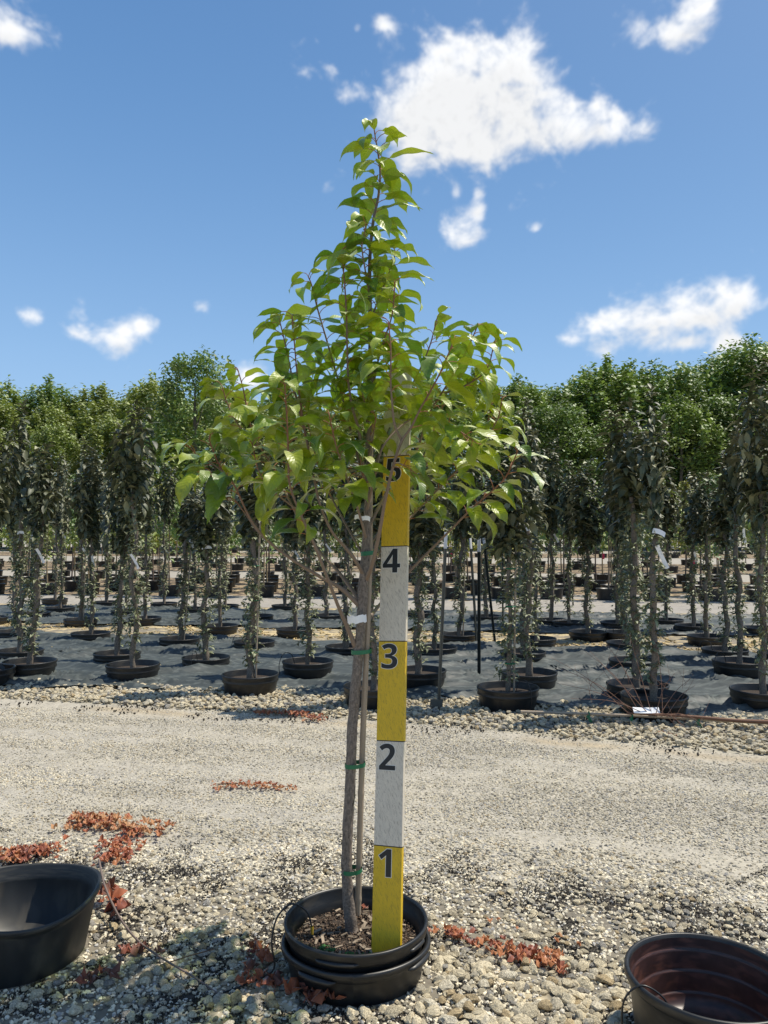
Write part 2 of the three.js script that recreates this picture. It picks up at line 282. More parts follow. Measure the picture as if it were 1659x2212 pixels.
const labelMat = phys({ color: rgb(0.82, 0.83, 0.84), roughness: 0.5, side: THREE.DoubleSide });
const pinkMat = std({ color: rgb(0.75, 0.05, 0.13), roughness: 0.6, side: THREE.DoubleSide });

// ---------------------------------------------------------------- foreground: potted cherry tree
const TREE = level(762, 2012, 0.13), PX = TREE.x + 0.012, PD = -TREE.z - 0.045;   // pot axis
potSpots.push([PX, PD, 0.205]);
const heroLeafTex = tex(256, 512, (x, y, o) => {
  const u = y / 512, v = (x / 255 - 0.5) * 2, av = Math.abs(v), s = u * 11 - av * 2.1, ph = Math.abs(s - Math.round(s)), vein = Math.exp(-Math.pow(ph / 0.075, 2)) * smooth(av, 0.0, 0.12) * 0.5, rib = Math.exp(-Math.pow(av / 0.035, 2));
  const f = fbm2(x / 30, y / 30, 3), k = Math.max(vein * 0.8, rib), m = 1 + 0.16 * f;
  const wear = smooth(fbm2(x / 46 + 70, y / 46, 3) + (av - 0.75) * 0.8, 0.42, 0.62) * 0.5; o[0] = toS(lerp(lerp(0.36, 0.43, k) * m, 0.30, wear)); o[1] = toS(lerp(lerp(0.45, 0.50, k) * m, 0.26, wear)); o[2] = toS(lerp(lerp(0.018, 0.04, k) * m, 0.03, wear));
});
const heroLeafBump = tex(256, 512, (x, y, o) => { const u = y / 512, v = (x / 255 - 0.5) * 2, av = Math.abs(v), s = u * 11 - av * 2.1, ph = Math.abs(s - Math.round(s)); const h = 0.25 + 1.2 * ph - 0.3 * Math.exp(-Math.pow(av / 0.05, 2)); o[0] = o[1] = o[2] = h; }, { srgb: false });
const heroLeafMats = [[1, 1, 1], [0.64, 0.78, 0.9], [1.12, 1.06, 1], [0.40, 0.56, 0.8]].map((c) => phys({ map: heroLeafTex, color: rgb(...c), bumpMap: heroLeafBump, bumpScale: 0.0009, roughness: 0.44, transmission: 0.55, thickness: 0, side: THREE.DoubleSide }));
// blade: base at the origin, grows along -z, upper face +y
function leafGeo(seed, { L = 1, W = 0.46, droop = 1.0, fold = 0.35, segs = 10, wave = 0.02, acute = true } = {}) {
  const r = rng(seed), s = new Soup(), pos = [], uv = [], idx = [], a0 = -0.12 + r() * 0.25, tw = (r() - 0.5) * 0.5, side = (r() - 0.5) * 0.25;
  let y = 0, z = 0, x = 0;
  const rows = [-1, -0.52, 0, 0.52, 1], ph = r() * 6;
  for (let i = 0; i <= segs; i++) {
    const u = i / segs, ang = a0 + droop * Math.pow(u, 1.15), st = i ? L / segs : 0;
    y -= Math.sin(ang) * st; z -= Math.cos(ang) * st; x += side * u * st;
    let w = 0.5 * W * L * Math.pow(Math.sin(Math.PI * Math.pow(clamp(u, 0.0, 1), 0.74)), 0.85);
    if (acute && u > 0.78) w = Math.min(w, 0.5 * W * L * lerp(0.50, 0.0, Math.pow((u - 0.78) / 0.22, 0.5)));
    if (i === 0) w = 0.012 * L;
    const c = Math.cos(tw * u), sn = Math.sin(tw * u), nx = 0, ny = Math.cos(ang), nz = -Math.sin(ang);
    for (const v of rows) {
      const lat = v * w * Math.cos(fold), up = Math.abs(v) * w * Math.sin(fold) * (1 - 0.25 * Math.abs(v)) + wave * L * Math.sin(u * 14 + ph + v * 2) * Math.abs(v) * (w > 0.02 ? 1 : 0);
      const lx = lat * c - up * sn, ly = lat * sn + up * c;
      pos.push([x + lx, y + ly * ny, z + ly * nz]); uv.push([(v + 1) / 2, u]);
    }
  }
  for (let i = 0; i < segs; i++) for (let k = 0; k < 4; k++) { const a = i * 5 + k; idx.push(a, a + 1, a + 5, a + 1, a + 6, a + 5); }
  s.add(pos, idx, uv); return s.build();
}
const heroLeaves = Array.from({ length: 12 }, (_, i) => leafGeo(100 + i, { W: 0.385 + (i % 4) * 0.035, droop: 0.75 + (i % 6) * 0.27, fold: 0.18 + (i % 3) * 0.17, wave: 0.012 + (i % 4) * 0.006 }));

const hero = thing('cherry_tree', 'young cherry tree with bright green leaves, tied to a bamboo cane in a black pot', 'tree');
hero.position.set(PX, 0, -PD);
const H = (v) => v.clone().sub(hero.position);
{
  // inner pot standing in a socket pot
  const inner = [[0.0, 0.02], [0.17, 0.02], [0.192, 0.13], [0.196, 0.158], [0.206, 0.162], [0.209, 0.188], [0.213, 0.195], [0.219, 0.194], [0.221, 0.188], [0.217, 0.165], [0.213, 0.156], [0.204, 0.148], [0.200, 0.09]];
  part('pot', lathe(inner, 96), potMat, hero);
  const outer = [[0.203, 0.08], [0.208, 0.130], [0.215, 0.138], [0.223, 0.139], [0.227, 0.133], [0.226, 0.122], [0.219, 0.110], [0.211, 0.102], [0.200, 0.05], [0.187, -0.04]];
  const og = lathe(outer, 96), p = og.attributes.position;
  for (let i = 0; i < p.count; i++) { const a = Math.atan2(p.getZ(i), p.getX(i)), k = 1 + 0.008 * Math.sin(a * 2 + 1) + 0.006 * Math.sin(a * 5); p.setX(i, p.getX(i) * k); p.setZ(i, p.getZ(i) * k); p.setY(i, p.getY(i) + 0.006 * Math.sin(a + 0.4) * smooth(p.getY(i), 0, 0.1)); }
  og.computeVertexNormals();
  const socket = part('socket_pot', og, potMat, hero);
  const bar = (a0, a1, r, y, t) => { const pts = []; for (let k = 0; k <= 8; k++) { const a = lerp(a0, a1, k / 8), e = Math.sin(k / 8 * Math.PI); pts.push(V(Math.cos(a) * (r - 0.006 + 0.008 * Math.min(1, e * 3)), y, Math.sin(a) * (r - 0.006 + 0.008 * Math.min(1, e * 3)))); } return tubeGeo(pts, (q) => t * Math.pow(Math.max(0.02, Math.sin(q * Math.PI)), 0.3), 20, 8); };
  part('grip', bar(1.48, 2.12, 0.218, 0.166, 0.0065), potMat, hero);
  part('grip', bar(0.35, 0.75, 0.218, 0.168, 0.006), potMat, hero);
  part('grip', bar(1.80, 2.38, 0.226, 0.116, 0.0085), potMat, socket);
  part('grip', bar(0.25, 0.80, 0.227, 0.122, 0.0085), potMat, socket);
  // soil with crumbs, bark chips and moss
  const sg = new THREE.CircleGeometry(0.194, 72, 0, Math.PI * 2); sg.rotateX(-Math.PI / 2);
  const ring = new Soup(), R = 22, A = 72, pos = [], idx = [], uv = [];
  for (let i = 0; i <= R; i++) for (let k = 0; k <= A; k++) { const rr = 0.194 * i / R, a = k / A * Math.PI * 2, x = Math.cos(a) * rr, z = Math.sin(a) * rr; pos.push([x, 0.128 + 0.010 * fbm2(x * 14, z * 14, 4) + 0.006 * n2(x * 70, z * 70), z]); uv.push([x * 4, z * 4]); if (i < R && k < A) { const q = i * (A + 1) + k; idx.push(q, q + 1, q + A + 1, q + 1, q + A + 2, q + A + 1); } }
  ring.add(pos, idx, uv);
  const soil = part('soil', ring.build(), soilMat, hero);
  const r = rng(44), crumbs = [], chips = [], moss = [];
  for (let i = 0; i < 2600; i++) { const rr = 0.188 * Math.sqrt(r()), a = r() * 6.283, s = 0.003 + r() * 0.007, m = 0.5 + r() * 1.3; crumbs.push([Math.cos(a) * rr, 0.130 + r() * 0.008, Math.sin(a) * rr, s, s * 0.8, s, r() * 3, r() * 6, r() * 3, rgb(0.10 * m, 0.068 * m, 0.045 * m)]); }
  for (let i = 0; i < 120; i++) { const rr = 0.185 * Math.sqrt(r()), a = r() * 6.283, s = 0.008 + r() * 0.022, m = 0.5 + r(); chips.push([Math.cos(a) * rr, 0.136 + r() * 0.006, Math.sin(a) * rr, s, 0.012, 0.012 + r() * 0.01, (r() - 0.5) * 0.6, r() * 6, (r() - 0.5) * 0.6, rgb(0.24 * m, 0.19 * m, 0.135 * m)]); }
  for (let i = 0; i < 900; i++) { const a = 1.1 + r() * 1.5, rr = 0.10 + r() * 0.085; if (n2(Math.cos(a) * rr * 30, Math.sin(a) * rr * 30) < -0.1) continue; const s = 0.004 + r() * 0.005, m = 0.6 + r() * 0.8; moss.push([Math.cos(a) * rr, 0.136 + r() * 0.006, Math.sin(a) * rr, s, s, s, r() * 3, r() * 6, r() * 3, rgb(0.045 * m, 0.13 * m, 0.035 * m)]); }
  scatter('soil_crumbs', chipGeos[0], chipMat, crumbs, soil);
  scatter('bark_chips', new THREE.BoxGeometry(1, 0.25, 0.4), chipMat, chips, soil);
  scatter('moss', chipGeos[1], chipMat, moss, soil);
  // drip tube looped over the rim
  const drip = part('drip_tube', tubeGeo([V(-0.40, 0.02, 0.10), V(-0.30, 0.045, 0.075), V(-0.245, 0.07, 0.06), V(-0.252, 0.15, 0.05), V(-0.235, 0.215, 0.03), V(-0.195, 0.24, 0.01), V(-0.15, 0.21, 0.0), V(-0.135, 0.165, 0.005)], 0.0028, 48, 8), hoseMat, hero);
  part('emitter', tubeGeo([V(-0.1355, 0.170, 0.0045), V(-0.134, 0.146, 0.006)], (t) => 0.0055 - 0.002 * t, 4, 8), std({ color: rgb(0.5, 0.33, 0.03), roughness: 0.5 }), drip);
}
// trunk, cane and branches
const D0 = -TREE.z;
const trunkPts = [[762, 2030, 0], [757, 1985, 0], [751, 1930, 0], [749, 1850, 0], [756, 1700, 0], [762, 1560, 0], [772, 1440, 0], [780, 1350, 0], [786, 1250, 0], [792, 1150, 0.01], [797, 1020, 0.01], [796, 900, 0.02], [800, 780, 0.02], [799, 660, 0.02], [799, 560, 0.01], [806, 480, 0], [818, 420, 0], [821, 370, 0], [815, 320, 0], [809, 286, 0]].map(([x, y, o]) => H(sight(x, y, D0 + o)));
{
  const s = new Soup();
  tube(s, trunkPts, (t) => { const h = t; return 0.92 * (h < 0.035 ? lerp(0.030, 0.0215, smooth(h, 0, 0.035)) : h < 0.12 ? lerp(0.0215, 0.0185, (h - 0.035) / 0.085) : h < 0.42 ? lerp(0.0185, 0.0170, (h - 0.12) / 0.30) : h < 0.52 ? lerp(0.0170, 0.0110, (h - 0.42) / 0.1) : h < 0.7 ? lerp(0.0110, 0.0066, (h - 0.52) / 0.18) : lerp(0.0066, 0.0018, (h - 0.7) / 0.3)); }, 240, 16, null, 0.11, 1.6);
  part('trunk', s.build(), barkMat, hero);
  const c = new Soup(), pts = [[773, 1975, 0.02], [778, 1780, 0.02], [785, 1560, 0.02], [793, 1380, 0.02], [799, 1200, 0.03], [800, 1020, 0.04], [804, 880, 0.05], [806, 790, 0.05]].map(([x, y, o]) => H(sight(x, y, D0 + o)));
  tube(c, pts, (t) => { const node = Math.abs(((t * 6.2 + 0.35) % 1) - 0.5); return lerp(0.0100, 0.0075, t) * (1 + 0.16 * Math.exp(-Math.pow(node / 0.02, 2))); }, 260, 12, null, 0.015, 0.8);
  part('bamboo_cane', c.build(), bambooMat, hero);
  for (const [x, y, w] of [[781, 1407, 0.0325], [767, 1652, 0.0325], [760, 1880, 0.0325], [795, 1195, 0.023]]) {
    const P = H(sight(x, y, D0 + 0.004)), g = new THREE.CylinderGeometry(1, 1, 0.013, 40, 2, true), q = g.attributes.position; for (let i = 0; i < q.count; i++) { const k = 1 + 0.02 * Math.sin(i * 2.3); q.setXYZ(i, q.getX(i) * w * k, q.getY(i) + q.getX(i) * 0.0025, q.getZ(i) * (y < 1300 ? 0.022 : 0.0265) * k); } g.computeVertexNormals(); const m = part('green_tie', g, tieMat, hero); m.position.copy(P);
  }
  const strip = (x, y, o, w, h, ry, rz, name = 'plant_label') => { const g = new THREE.PlaneGeometry(w, h, 10, 3), p = g.attributes.position; for (let i = 0; i < p.count; i++) { p.setZ(i, 0.25 * Math.sin((p.getX(i) / w + 0.5) * Math.PI) * w); p.setY(i, p.getY(i) + 0.004 * n2(p.getX(i) * 50, 1)); } g.computeVertexNormals(); const m = part(name, g, labelMat, hero); m.position.copy(H(sight(x, y, D0 + o))); m.rotation.set(0.1, ry, rz); };
  strip(771, 1336, -0.035, 0.06, 0.024, 0.1, 0.08); strip(783, 1118, -0.03, 0.05, 0.014, 0.2, -0.15);
}
const branches = [];   // { pts, r0, r1, leafFrom }
const B = (pts, r0, leafFrom = 0.3, r1 = 0.0018) => branches.push({ pts: pts.map(([x, y, o]) => H(sight(x, y, D0 + o))), r0, r1, leafFrom });
B([[776, 1308, 0], [735, 1270, -0.02], [690, 1245, -0.05], [644, 1217, -0.09], [592, 1180, -0.12], [555, 1141, -0.15], [535, 1110, -0.16], [503, 1043, -0.18], [477, 1011, -0.19], [451, 949, -0.2]], 0.009, 0.74);
B([[484, 1020, -0.19], [455, 1000, -0.2], [428, 985, -0.2], [412, 968, -0.2]], 0.003, 0.15);
B([[498, 1040, -0.18], [470, 1035, -0.24], [445, 1020, -0.28]], 0.0025, 0.2);
B([[592, 1180, -0.12], [560, 1152, -0.1], [530, 1110, -0.06], [508, 1080, -0.05]], 0.004, 0.95);
B([[768, 1398, 0], [748, 1350, -0.03], [732, 1313, -0.06], [706, 1245, -0.12], [675, 1167, -0.18], [649, 1110, -0.21], [626, 1048, -0.23], [623, 985, -0.24], [620, 907, -0.25], [615, 832, -0.25]], 0.009, 0.48);
B([[779, 1300, 0], [735, 1240, 0.08], [690, 1190, 0.16], [640, 1110, 0.22], [590, 1010, 0.26], [548, 940, 0.27], [524, 835, 0.28], [514, 799, 0.28]], 0.008, 0.5);
B([[560, 960, 0.26], [520, 925, 0.2], [493, 877, 0.16], [480, 835, 0.14]], 0.004, 0.15);
B([[788, 1245, 0], [763, 1204, -0.04], [742, 1178, -0.06], [716, 1147, -0.1], [690, 1085, -0.12], [672, 1000, -0.12], [655, 910, -0.1], [644, 830, -0.1], [631, 684, -0.08]], 0.0075, 0.4);
B([[665, 960, -0.1], [640, 860, -0.02], [620, 760, 0.02], [602, 684, 0.03]], 0.0045, 0.2);
B([[790, 1255, 0], [802, 1225, -0.05], [820, 1147, -0.12], [832, 1079, -0.16], [857, 980, -0.2], [870, 949, -0.21], [888, 923, -0.22], [909, 881, -0.23], [930, 845, -0.23], [956, 794, -0.22], [982, 731, -0.2]], 0.0085, 0.5);
B([[868, 952, -0.2], [853, 920, -0.22], [847, 870, -0.24], [844, 829, -0.25], [844, 752, -0.25], [839, 694, -0.24]], 0.005, 0.15);
B([[785, 1349, 0.01], [805, 1325, 0.08], [823, 1303, 0.13], [888, 1230, 0.17], [930, 1188, 0.15], [971, 1147, 0.1], [1023, 1095, 0.05], [1060, 1063, 0.0], [1091, 1032, -0.02], [1117, 978, -0.04]], 0.0085, 0.66);
B([[791, 1240, 0.01], [815, 1200, 0.1], [860, 1145, 0.2], [899, 1105, 0.25], [935, 1068, 0.28], [971, 1032, 0.28], [1023, 980, 0.26], [1049, 928, 0.24], [1062, 870, 0.22]], 0.007, 0.38);
B([[787, 1035, 0.01], [775, 930, -0.04], [763, 887, -0.07], [753, 830, -0.09], [750, 752, -0.1], [748, 674, -0.1], [743, 596, -0.09], [737, 544, -0.08]], 0.0065, 0.3);
B([[792, 960, 0.01], [805, 860, 0.0], [812, 800, -0.03], [828, 740, -0.06], [847, 679, -0.09], [853, 610, -0.1]], 0.0055, 0.25);
B([[794, 1060, 0.01], [760, 940, 0.08], [735, 840, 0.13], [706, 736, 0.15], [685, 664, 0.14], [672, 612, 0.12], [666, 598, 0.11]], 0.006, 0.3);
B([[797, 1040, 0.02], [840, 930, 0.14], [880, 850, 0.24], [909, 794, 0.27], [930, 742, 0.26], [943, 690, 0.25]], 0.006, 0.35);
B([[794, 1140, 0.01], [850, 1040, 0.12], [899, 975, 0.16], [925, 898, 0.12], [966, 830, 0.05], [1008, 757, 0.0], [1030, 708, -0.02]], 0.007, 0.35);
B([[960, 850, 0.06], [1010, 830, 0.05], [1050, 800, 0.06], [1068, 740, 0.07]], 0.004, 0.2);
B([[1000, 1005, 0.27], [1040, 960, 0.2], [1075, 905, 0.15], [1085, 860, 0.12]], 0.0035, 0.2);
B([[790, 1160, -0.01], [770, 1090, -0.08], [745, 1020, -0.16], [725, 960, -0.22], [712, 900, -0.25]], 0.005, 0.35);
B([[793, 1100, -0.01], [812, 1020, -0.08], [830, 960, -0.1], [900, 900, -0.05], [950, 910, -0.1], [990, 930, -0.16], [1020, 950, -0.2]], 0.0045, 0.35);
B([[785, 1200, 0.02], [740, 1120, 0.12], [700, 1040, 0.2], [675, 960, 0.26], [660, 880, 0.28]], 0.005, 0.4);
B([[797, 1180, 0.03], [860, 1090, 0.3], [905, 1030, 0.4], [940, 960, 0.44], [955, 880, 0.44]], 0.005, 0.4);
B([[640, 1100, 0.2], [590, 1060, 0.12], [560, 1020, 0.08], [545, 960, 0.05]], 0.0035, 0.3);
B([[798, 700, 0.02], [820, 640, 0.05], [840, 590, 0.08], [855, 545, 0.08]], 0.004, 0.2);
B([[799, 640, 0.02], [790, 590, -0.06], [782, 530, -0.1], [790, 490, -0.12]], 0.0035, 0.2);
B([[846, 1010, -0.2], [858, 1000, -0.23], [872, 1006, -0.25], [886, 1012, -0.26]], 0.002, 0.1, 0.0012);
B([[795, 1080, 0], [786, 1040, -0.06], [778, 1000, -0.1]], 0.0025, 0.2);
B([[797, 985, 0], [806, 940, -0.07], [812, 900, -0.1]], 0.0025, 0.2);
B([[796, 900, 0], [785, 860, -0.06], [775, 815, -0.1]], 0.0025, 0.2);
const heroSpots = [];
{
  const r = rng(909), UP = V(0, 1, 0);
  const barkC = [0.20, 0.145, 0.105], tipC = [0.23, 0.085, 0.045];
  const place = (s, P, T, phi, size, tipness) => {
    const A = V().crossVectors(T, Math.abs(T.y) > 0.95 ? V(1, 0, 0) : UP).normalize(), C = V().crossVectors(T, A).normalize();
    const O = A.clone().multiplyScalar(Math.cos(phi)).addScaledVector(C, Math.sin(phi));
    const dir = O.clone().multiplyScalar(0.85).addScaledVector(T, 0.35 + 0.3 * tipness).addScaledVector(UP, 0.25 + r() * 0.25).normalize();
    const pl = 0.020 + r() * 0.016, Q = P.clone().addScaledVector(dir, pl * 0.6), fw = V(dir.x, dir.y * 0.35 - 0.05 + (r() - 0.5) * 0.3, dir.z).normalize(), E = Q.clone().addScaledVector(fw, pl * 0.5);
    if (E.x + PX > -0.03 && E.x + PX < 0.085 && E.y > 1.57 && E.y < 1.80 && E.z - PD > -2.5 && r() < 0.75) return;
    tube(s, [P, Q, E], (t) => 0.00125, 3, 4, () => [0.30, 0.12, 0.05]);
    heroSpots.push({ E, fw, size, roll: (r() - 0.5) * 0.9, geo: r() * 12 | 0, mat: r() < 0.42 ? 0 : r() < 0.5 ? 1 : r() < 0.62 ? 2 : 3 });
  };
  const all = [...branches, { pts: trunkPts, trunk: true, leafFrom: 0.60 }];
  for (const b of all) {
    const s = new Soup(); let curve;
    if (b.trunk) curve = new THREE.CatmullRomCurve3(b.pts, false, 'centripetal');
    else curve = tube(s, b.pts, (t) => lerp(b.r0, b.r1, Math.pow(t, 0.55)), Math.max(14, b.pts.length * 5), 7, (t) => { const k = smooth(t, 0.45, 1); return [0, 1, 2].map((c) => lerp(barkC[c], tipC[c], k)); }, 0.06);
    const len = curve.getLength(), step = b.trunk ? 0.0098 : 0.0168, first = len * b.leafFrom, mine = heroSpots.length;
    let phi = r() * 6.28;
    for (let q = first; q < len - 0.004; q += step * (0.75 + r() * 0.5)) {
      const t = q / len, P = curve.getPointAt(t), T = curve.getTangentAt(t), near = (len - q);
      phi += 2.4 + (r() - 0.5) * 0.7;
      place(s, P, T, phi, (0.078 + Math.pow(r(), 0.75) * 0.072) * (near < 0.05 ? 0.8 : 1), near < 0.06 ? 1 : 0);
    }
    const P = curve.getPointAt(1), T = curve.getTangentAt(1); place(s, P, T, r() * 6.28, 0.07 + r() * 0.03, 1); if (!b.trunk) place(s, P, T, r() * 6.28, 0.07 + r() * 0.025, 1);
    const g = s.build(), owner = part(b.trunk ? 'leader_shoot' : 'branch', g, twigMat, hero);
    for (let k = mine; k < heroSpots.length; k++) heroSpots[k].owner = owner;
  }
  // the 300 leaves nearest the eye are leaves of their own, the others one mass of foliage
  heroSpots.sort((a, b) => b.E.z - a.E.z);
  const X = V(), Y = V(), M = new THREE.Matrix4(), massG = [];
  heroSpots.forEach((l, i) => {
    X.crossVectors(l.fw, UP).normalize(); Y.crossVectors(X, l.fw).normalize();
    Y.applyAxisAngle(l.fw, l.roll); X.applyAxisAngle(l.fw, l.roll);
    M.makeBasis(X, Y, l.fw.clone().negate()).setPosition(l.E).scale(V(l.size, l.size, l.size));
    if (i < 300) { const m = part('leaf', heroLeaves[l.geo], heroLeafMats[l.mat], l.owner); m.applyMatrix4(M); }
    else massG.push(heroLeaves[l.geo].clone().applyMatrix4(M));
  });
  if (massG.length) { const m = part('foliage', mergeGeometries(massG), heroLeafMats[0], hero); m.userData.kind = 'stuff'; }
  
}

// ---------------------------------------------------------------- measuring board
{
  const base = level(835, 2066, 0.132), t = thing('measuring_board', 'tall yellow and white height board numbered in feet, leaning beside the cherry trunk', 'measuring board');
  t.position.copy(base); t.quaternion.setFromEuler(new THREE.Euler(0, 0, -0.024)).multiply(new THREE.Quaternion().setFromEuler(new THREE.Euler(-0.182, 0, 0))).multiply(new THREE.Quaternion().setFromEuler(new THREE.Euler(0, -0.34, 0)));
  const FT = 0.3048, W = 0.0889, TH = 0.019;
  const scuff = (s, base, dirt) => tex(128, 512, (x, y, o) => { const f = fbm2(x / 30 + s, y / 90, 4), g = smooth(fbm2(x / 9 + y / 30 + s * 3, y / 60, 3), 0.18, 0.5), sc = smooth(n2((x + y * 0.55) / 4.5 + s, (y - x * 0.5) / 120), 0.66, 0.9) * smooth(n2(x / 60, y / 70 + s), -0.1, 0.4), k = clamp(g * 0.55 + sc * 0.8 + smooth(fbm2(x / 6 + s * 9, y / 6, 3), 0.33, 0.5) * 0.6, 0, 1); for (let c = 0; c < 3; c++) o[c] = toS(lerp(base[c] * (1 + 0.10 * f), dirt[c], k)); });
  const yel = std({ map: scuff(3, [0.66, 0.43, 0.012], [0.30, 0.19, 0.02]), roughness: 0.55 }), yel2 = std({ map: scuff(21, [0.66, 0.43, 0.012], [0.30, 0.19, 0.02]), roughness: 0.55 }), whi2 = std({ map: scuff(35, [0.64, 0.575, 0.465], [0.27, 0.22, 0.17]), roughness: 0.6 }), whi = std({ map: scuff(8, [0.64, 0.575, 0.465], [0.27, 0.22, 0.17]), roughness: 0.6 }), blk = std({ color: rgb(0.012, 0.012, 0.012), roughness: 0.5 }), rim = std({ color: rgb(0.7, 0.68, 0.62), roughness: 0.6 });
  for (let k = 0; k < 6; k++) {
    const g = new THREE.BoxGeometry(W, FT - 0.003, TH); const m = part(k % 2 ? 'white_band' : 'yellow_band', g, k % 2 ? (k === 3 ? whi2 : whi) : (k === 2 ? yel2 : yel), t); m.position.set(0, k * FT + FT / 2, 0);
    if (k) { const l = part('foot_line', new THREE.BoxGeometry(W - 0.0006, 0.003, TH - 0.0012), blk, t); l.position.set(0, k * FT, 0); }
  }
  const font = await new FontLoader().loadAsync('fonts/droid/droid_sans_bold.typeface.json');
  for (let k = 1; k <= 5; k++) {
    const sh = font.generateShapes(String(k), 0.1), g = new THREE.ExtrudeGeometry(sh, { depth: 0.0006, bevelEnabled: false, curveSegments: 10 }); g.computeBoundingBox();
    const b = g.boundingBox.clone(), h = b.max.y - b.min.y, w = b.max.x - b.min.x; g.translate(-(b.min.x + w / 2), -b.max.y, 0); g.scale(0.078 / h * 1.02, 0.078 / h, 1);
    const m = part('numeral', g, blk, t); m.position.set(-0.008, k * FT - 0.008, TH / 2);
    const g2 = new THREE.ExtrudeGeometry(font.generateShapes(String(k), 0.1), { depth: 0.0001, bevelEnabled: true, bevelThickness: 0.0001, bevelSize: 0.0022, bevelSegments: 1, curveSegments: 10 }); g2.translate(-(b.min.x + w / 2), -b.max.y, 0); g2.scale(0.078 / h * 1.02, 0.078 / h, 1);
    const o = part('numeral_outline', g2, rim, t); o.position.set(-0.008, k * FT - 0.008, TH / 2 - 0.00005);
  }
}

// ---------------------------------------------------------------- empty pots in front
function warped(geo, fn) { const p = geo.attributes.position, v = V(); for (let i = 0; i < p.count; i++) { v.fromBufferAttribute(p, i); fn(v); p.setXYZ(i, v.x, v.y, v.z); } geo.computeVertexNormals(); return geo; }
{
  const t = thing('empty_pot', 'empty black nursery pot with a bent oval rim and a grey, sunlit inside', 'pot');
  const c = level(40, 2060, 0.0); t.position.set(c.x, 0, c.z);
  potSpots.push([c.x, -c.z, 0.215]);
  const prof = [[0.0, 0.012], [0.190, 0.012], [0.208, 0.15], [0.212, 0.165], [0.216, 0.168], [0.217, 0.178], [0.222, 0.182], [0.224, 0.196], [0.230, 0.200], [0.235, 0.197], [0.236, 0.186], [0.229, 0.180], [0.222, 0.165], [0.205, 0.0], [0.19, -0.01]];
  const bend = (v) => { const a = Math.atan2(v.z, v.x), h = smooth(v.y, 0, 0.2); v.x *= 1 + 0.10 * h; v.z *= 1 - 0.04 * h; v.y += h * (0.010 * Math.sin(a * 2 + 2.4) + 0.006 * Math.cos(a * 3 + 0.6) - 0.012 * Math.sin(a)); };
  part('pot', warped(lathe(prof, 96), bend), potOldMat, t);
}
{
  const t = thing('empty_pot', 'empty black pot with stepped rings and a reddish inside, wire hook at its rim', 'pot');
  const c = level(1535, 2105, 0.21); t.position.set(c.x, 0, c.z);
  potSpots.push([c.x, -c.z, 0.20]);
  const inside = [[0.0, 0.015], [0.165, 0.015], [0.172, 0.06], [0.178, 0.064], [0.181, 0.068], [0.184, 0.115], [0.190, 0.119], [0.192, 0.124], [0.195, 0.168], [0.200, 0.172], [0.202, 0.178], [0.204, 0.203]], outside = [[0.204, 0.203], [0.207, 0.212], [0.213, 0.214], [0.218, 0.210], [0.2185, 0.195], [0.213, 0.186], [0.206, 0.178], [0.203, 0.15], [0.188, 0.0], [0.17, -0.01]];
  const inn = lathe(inside, 96), out = lathe(outside, 96);
  part('pot_wall', out, potMat, t); part('pot_inside', inn, potRedMat, t);
  const hole = part('drain_hole', new THREE.CylinderGeometry(0.012, 0.012, 0.004, 20), hoseMat, t); hole.position.set(0.02, 0.0155, 0.03);
  part('wire_hook', tubeGeo([V(-0.235, 0.02, 0.05), V(-0.250, 0.12, 0.05), V(-0.240, 0.185, 0.055), V(-0.200, 0.215, 0.06), V(-0.15, 0.19, 0.07), V(-0.13, 0.15, 0.075)], 0.0026, 32, 7), hoseMat, t);
}

// ---------------------------------------------------------------- dry fallen leaves and twigs
function dryLeafGeo(seed) {
  const r = rng(seed), pos = [[0, 0, 0]], idx = [], out = [], lobes = [[-2.5, 0.42], [-1.95, 0.28], [-1.35, 0.78], [-0.95, 0.36], [-0.5, 0.62], [0, 1.0], [0.5, 0.6], [0.95, 0.36], [1.35, 0.78], [1.95, 0.28], [2.5, 0.42]];
  const ca = 1.2 + r() * 2.2, cb = (r() - 0.5) * 2.5, tw = (r() - 0.5) * 1.6;
  const bend = (x, z) => { const y = 0.45 * Math.pow(Math.abs(x), 1.4) * (ca - 1.8) + cb * 0.36 * z * z + tw * 0.8 * x * z + 0.26 * n2(x * 3.4 + seed, z * 3.4); return [x * (1 - 0.45 * Math.abs(x)), y + 0.10, z * (1 - 0.25 * Math.abs(z) * Math.abs(cb))]; };
  for (const [a, l] of lobes) { const x = Math.sin(a) * l * 0.55, z = -Math.cos(a) * l * 0.55; out.push([x, z]); }
  for (const [x, z] of out) pos.push(bend(x * 0.5, z * 0.5));
  for (const [x, z] of out) pos.push(bend(x, z));
  const n = out.length;
  for (let k = 0; k < n - 1; k++) { idx.push(0, 1 + k, 2 + k, 1 + k, 1 + n + k, 2 + k, 2 + k, 1 + n + k, 2 + n + k); }
  const s = new Soup(); s.add(pos, idx, pos.map((p) => [p[0], p[2]])); return s.build();
}
const dryGeos = Array.from({ length: 10 }, (_, i) => dryLeafGeo(300 + i));
const dryMats = [[0.36, 0.105, 0.040], [0.43, 0.165, 0.060], [0.24, 0.065, 0.032], [0.46, 0.235, 0.10], [0.15, 0.052, 0.03]].map((c) => phys({ color: rgb(...c), roughness: 0.75, transmission: 0.22, thickness: 0, side: THREE.DoubleSide }));
const dryTwigMat = std({ color: rgb(0.10, 0.05, 0.03), roughness: 0.8 });
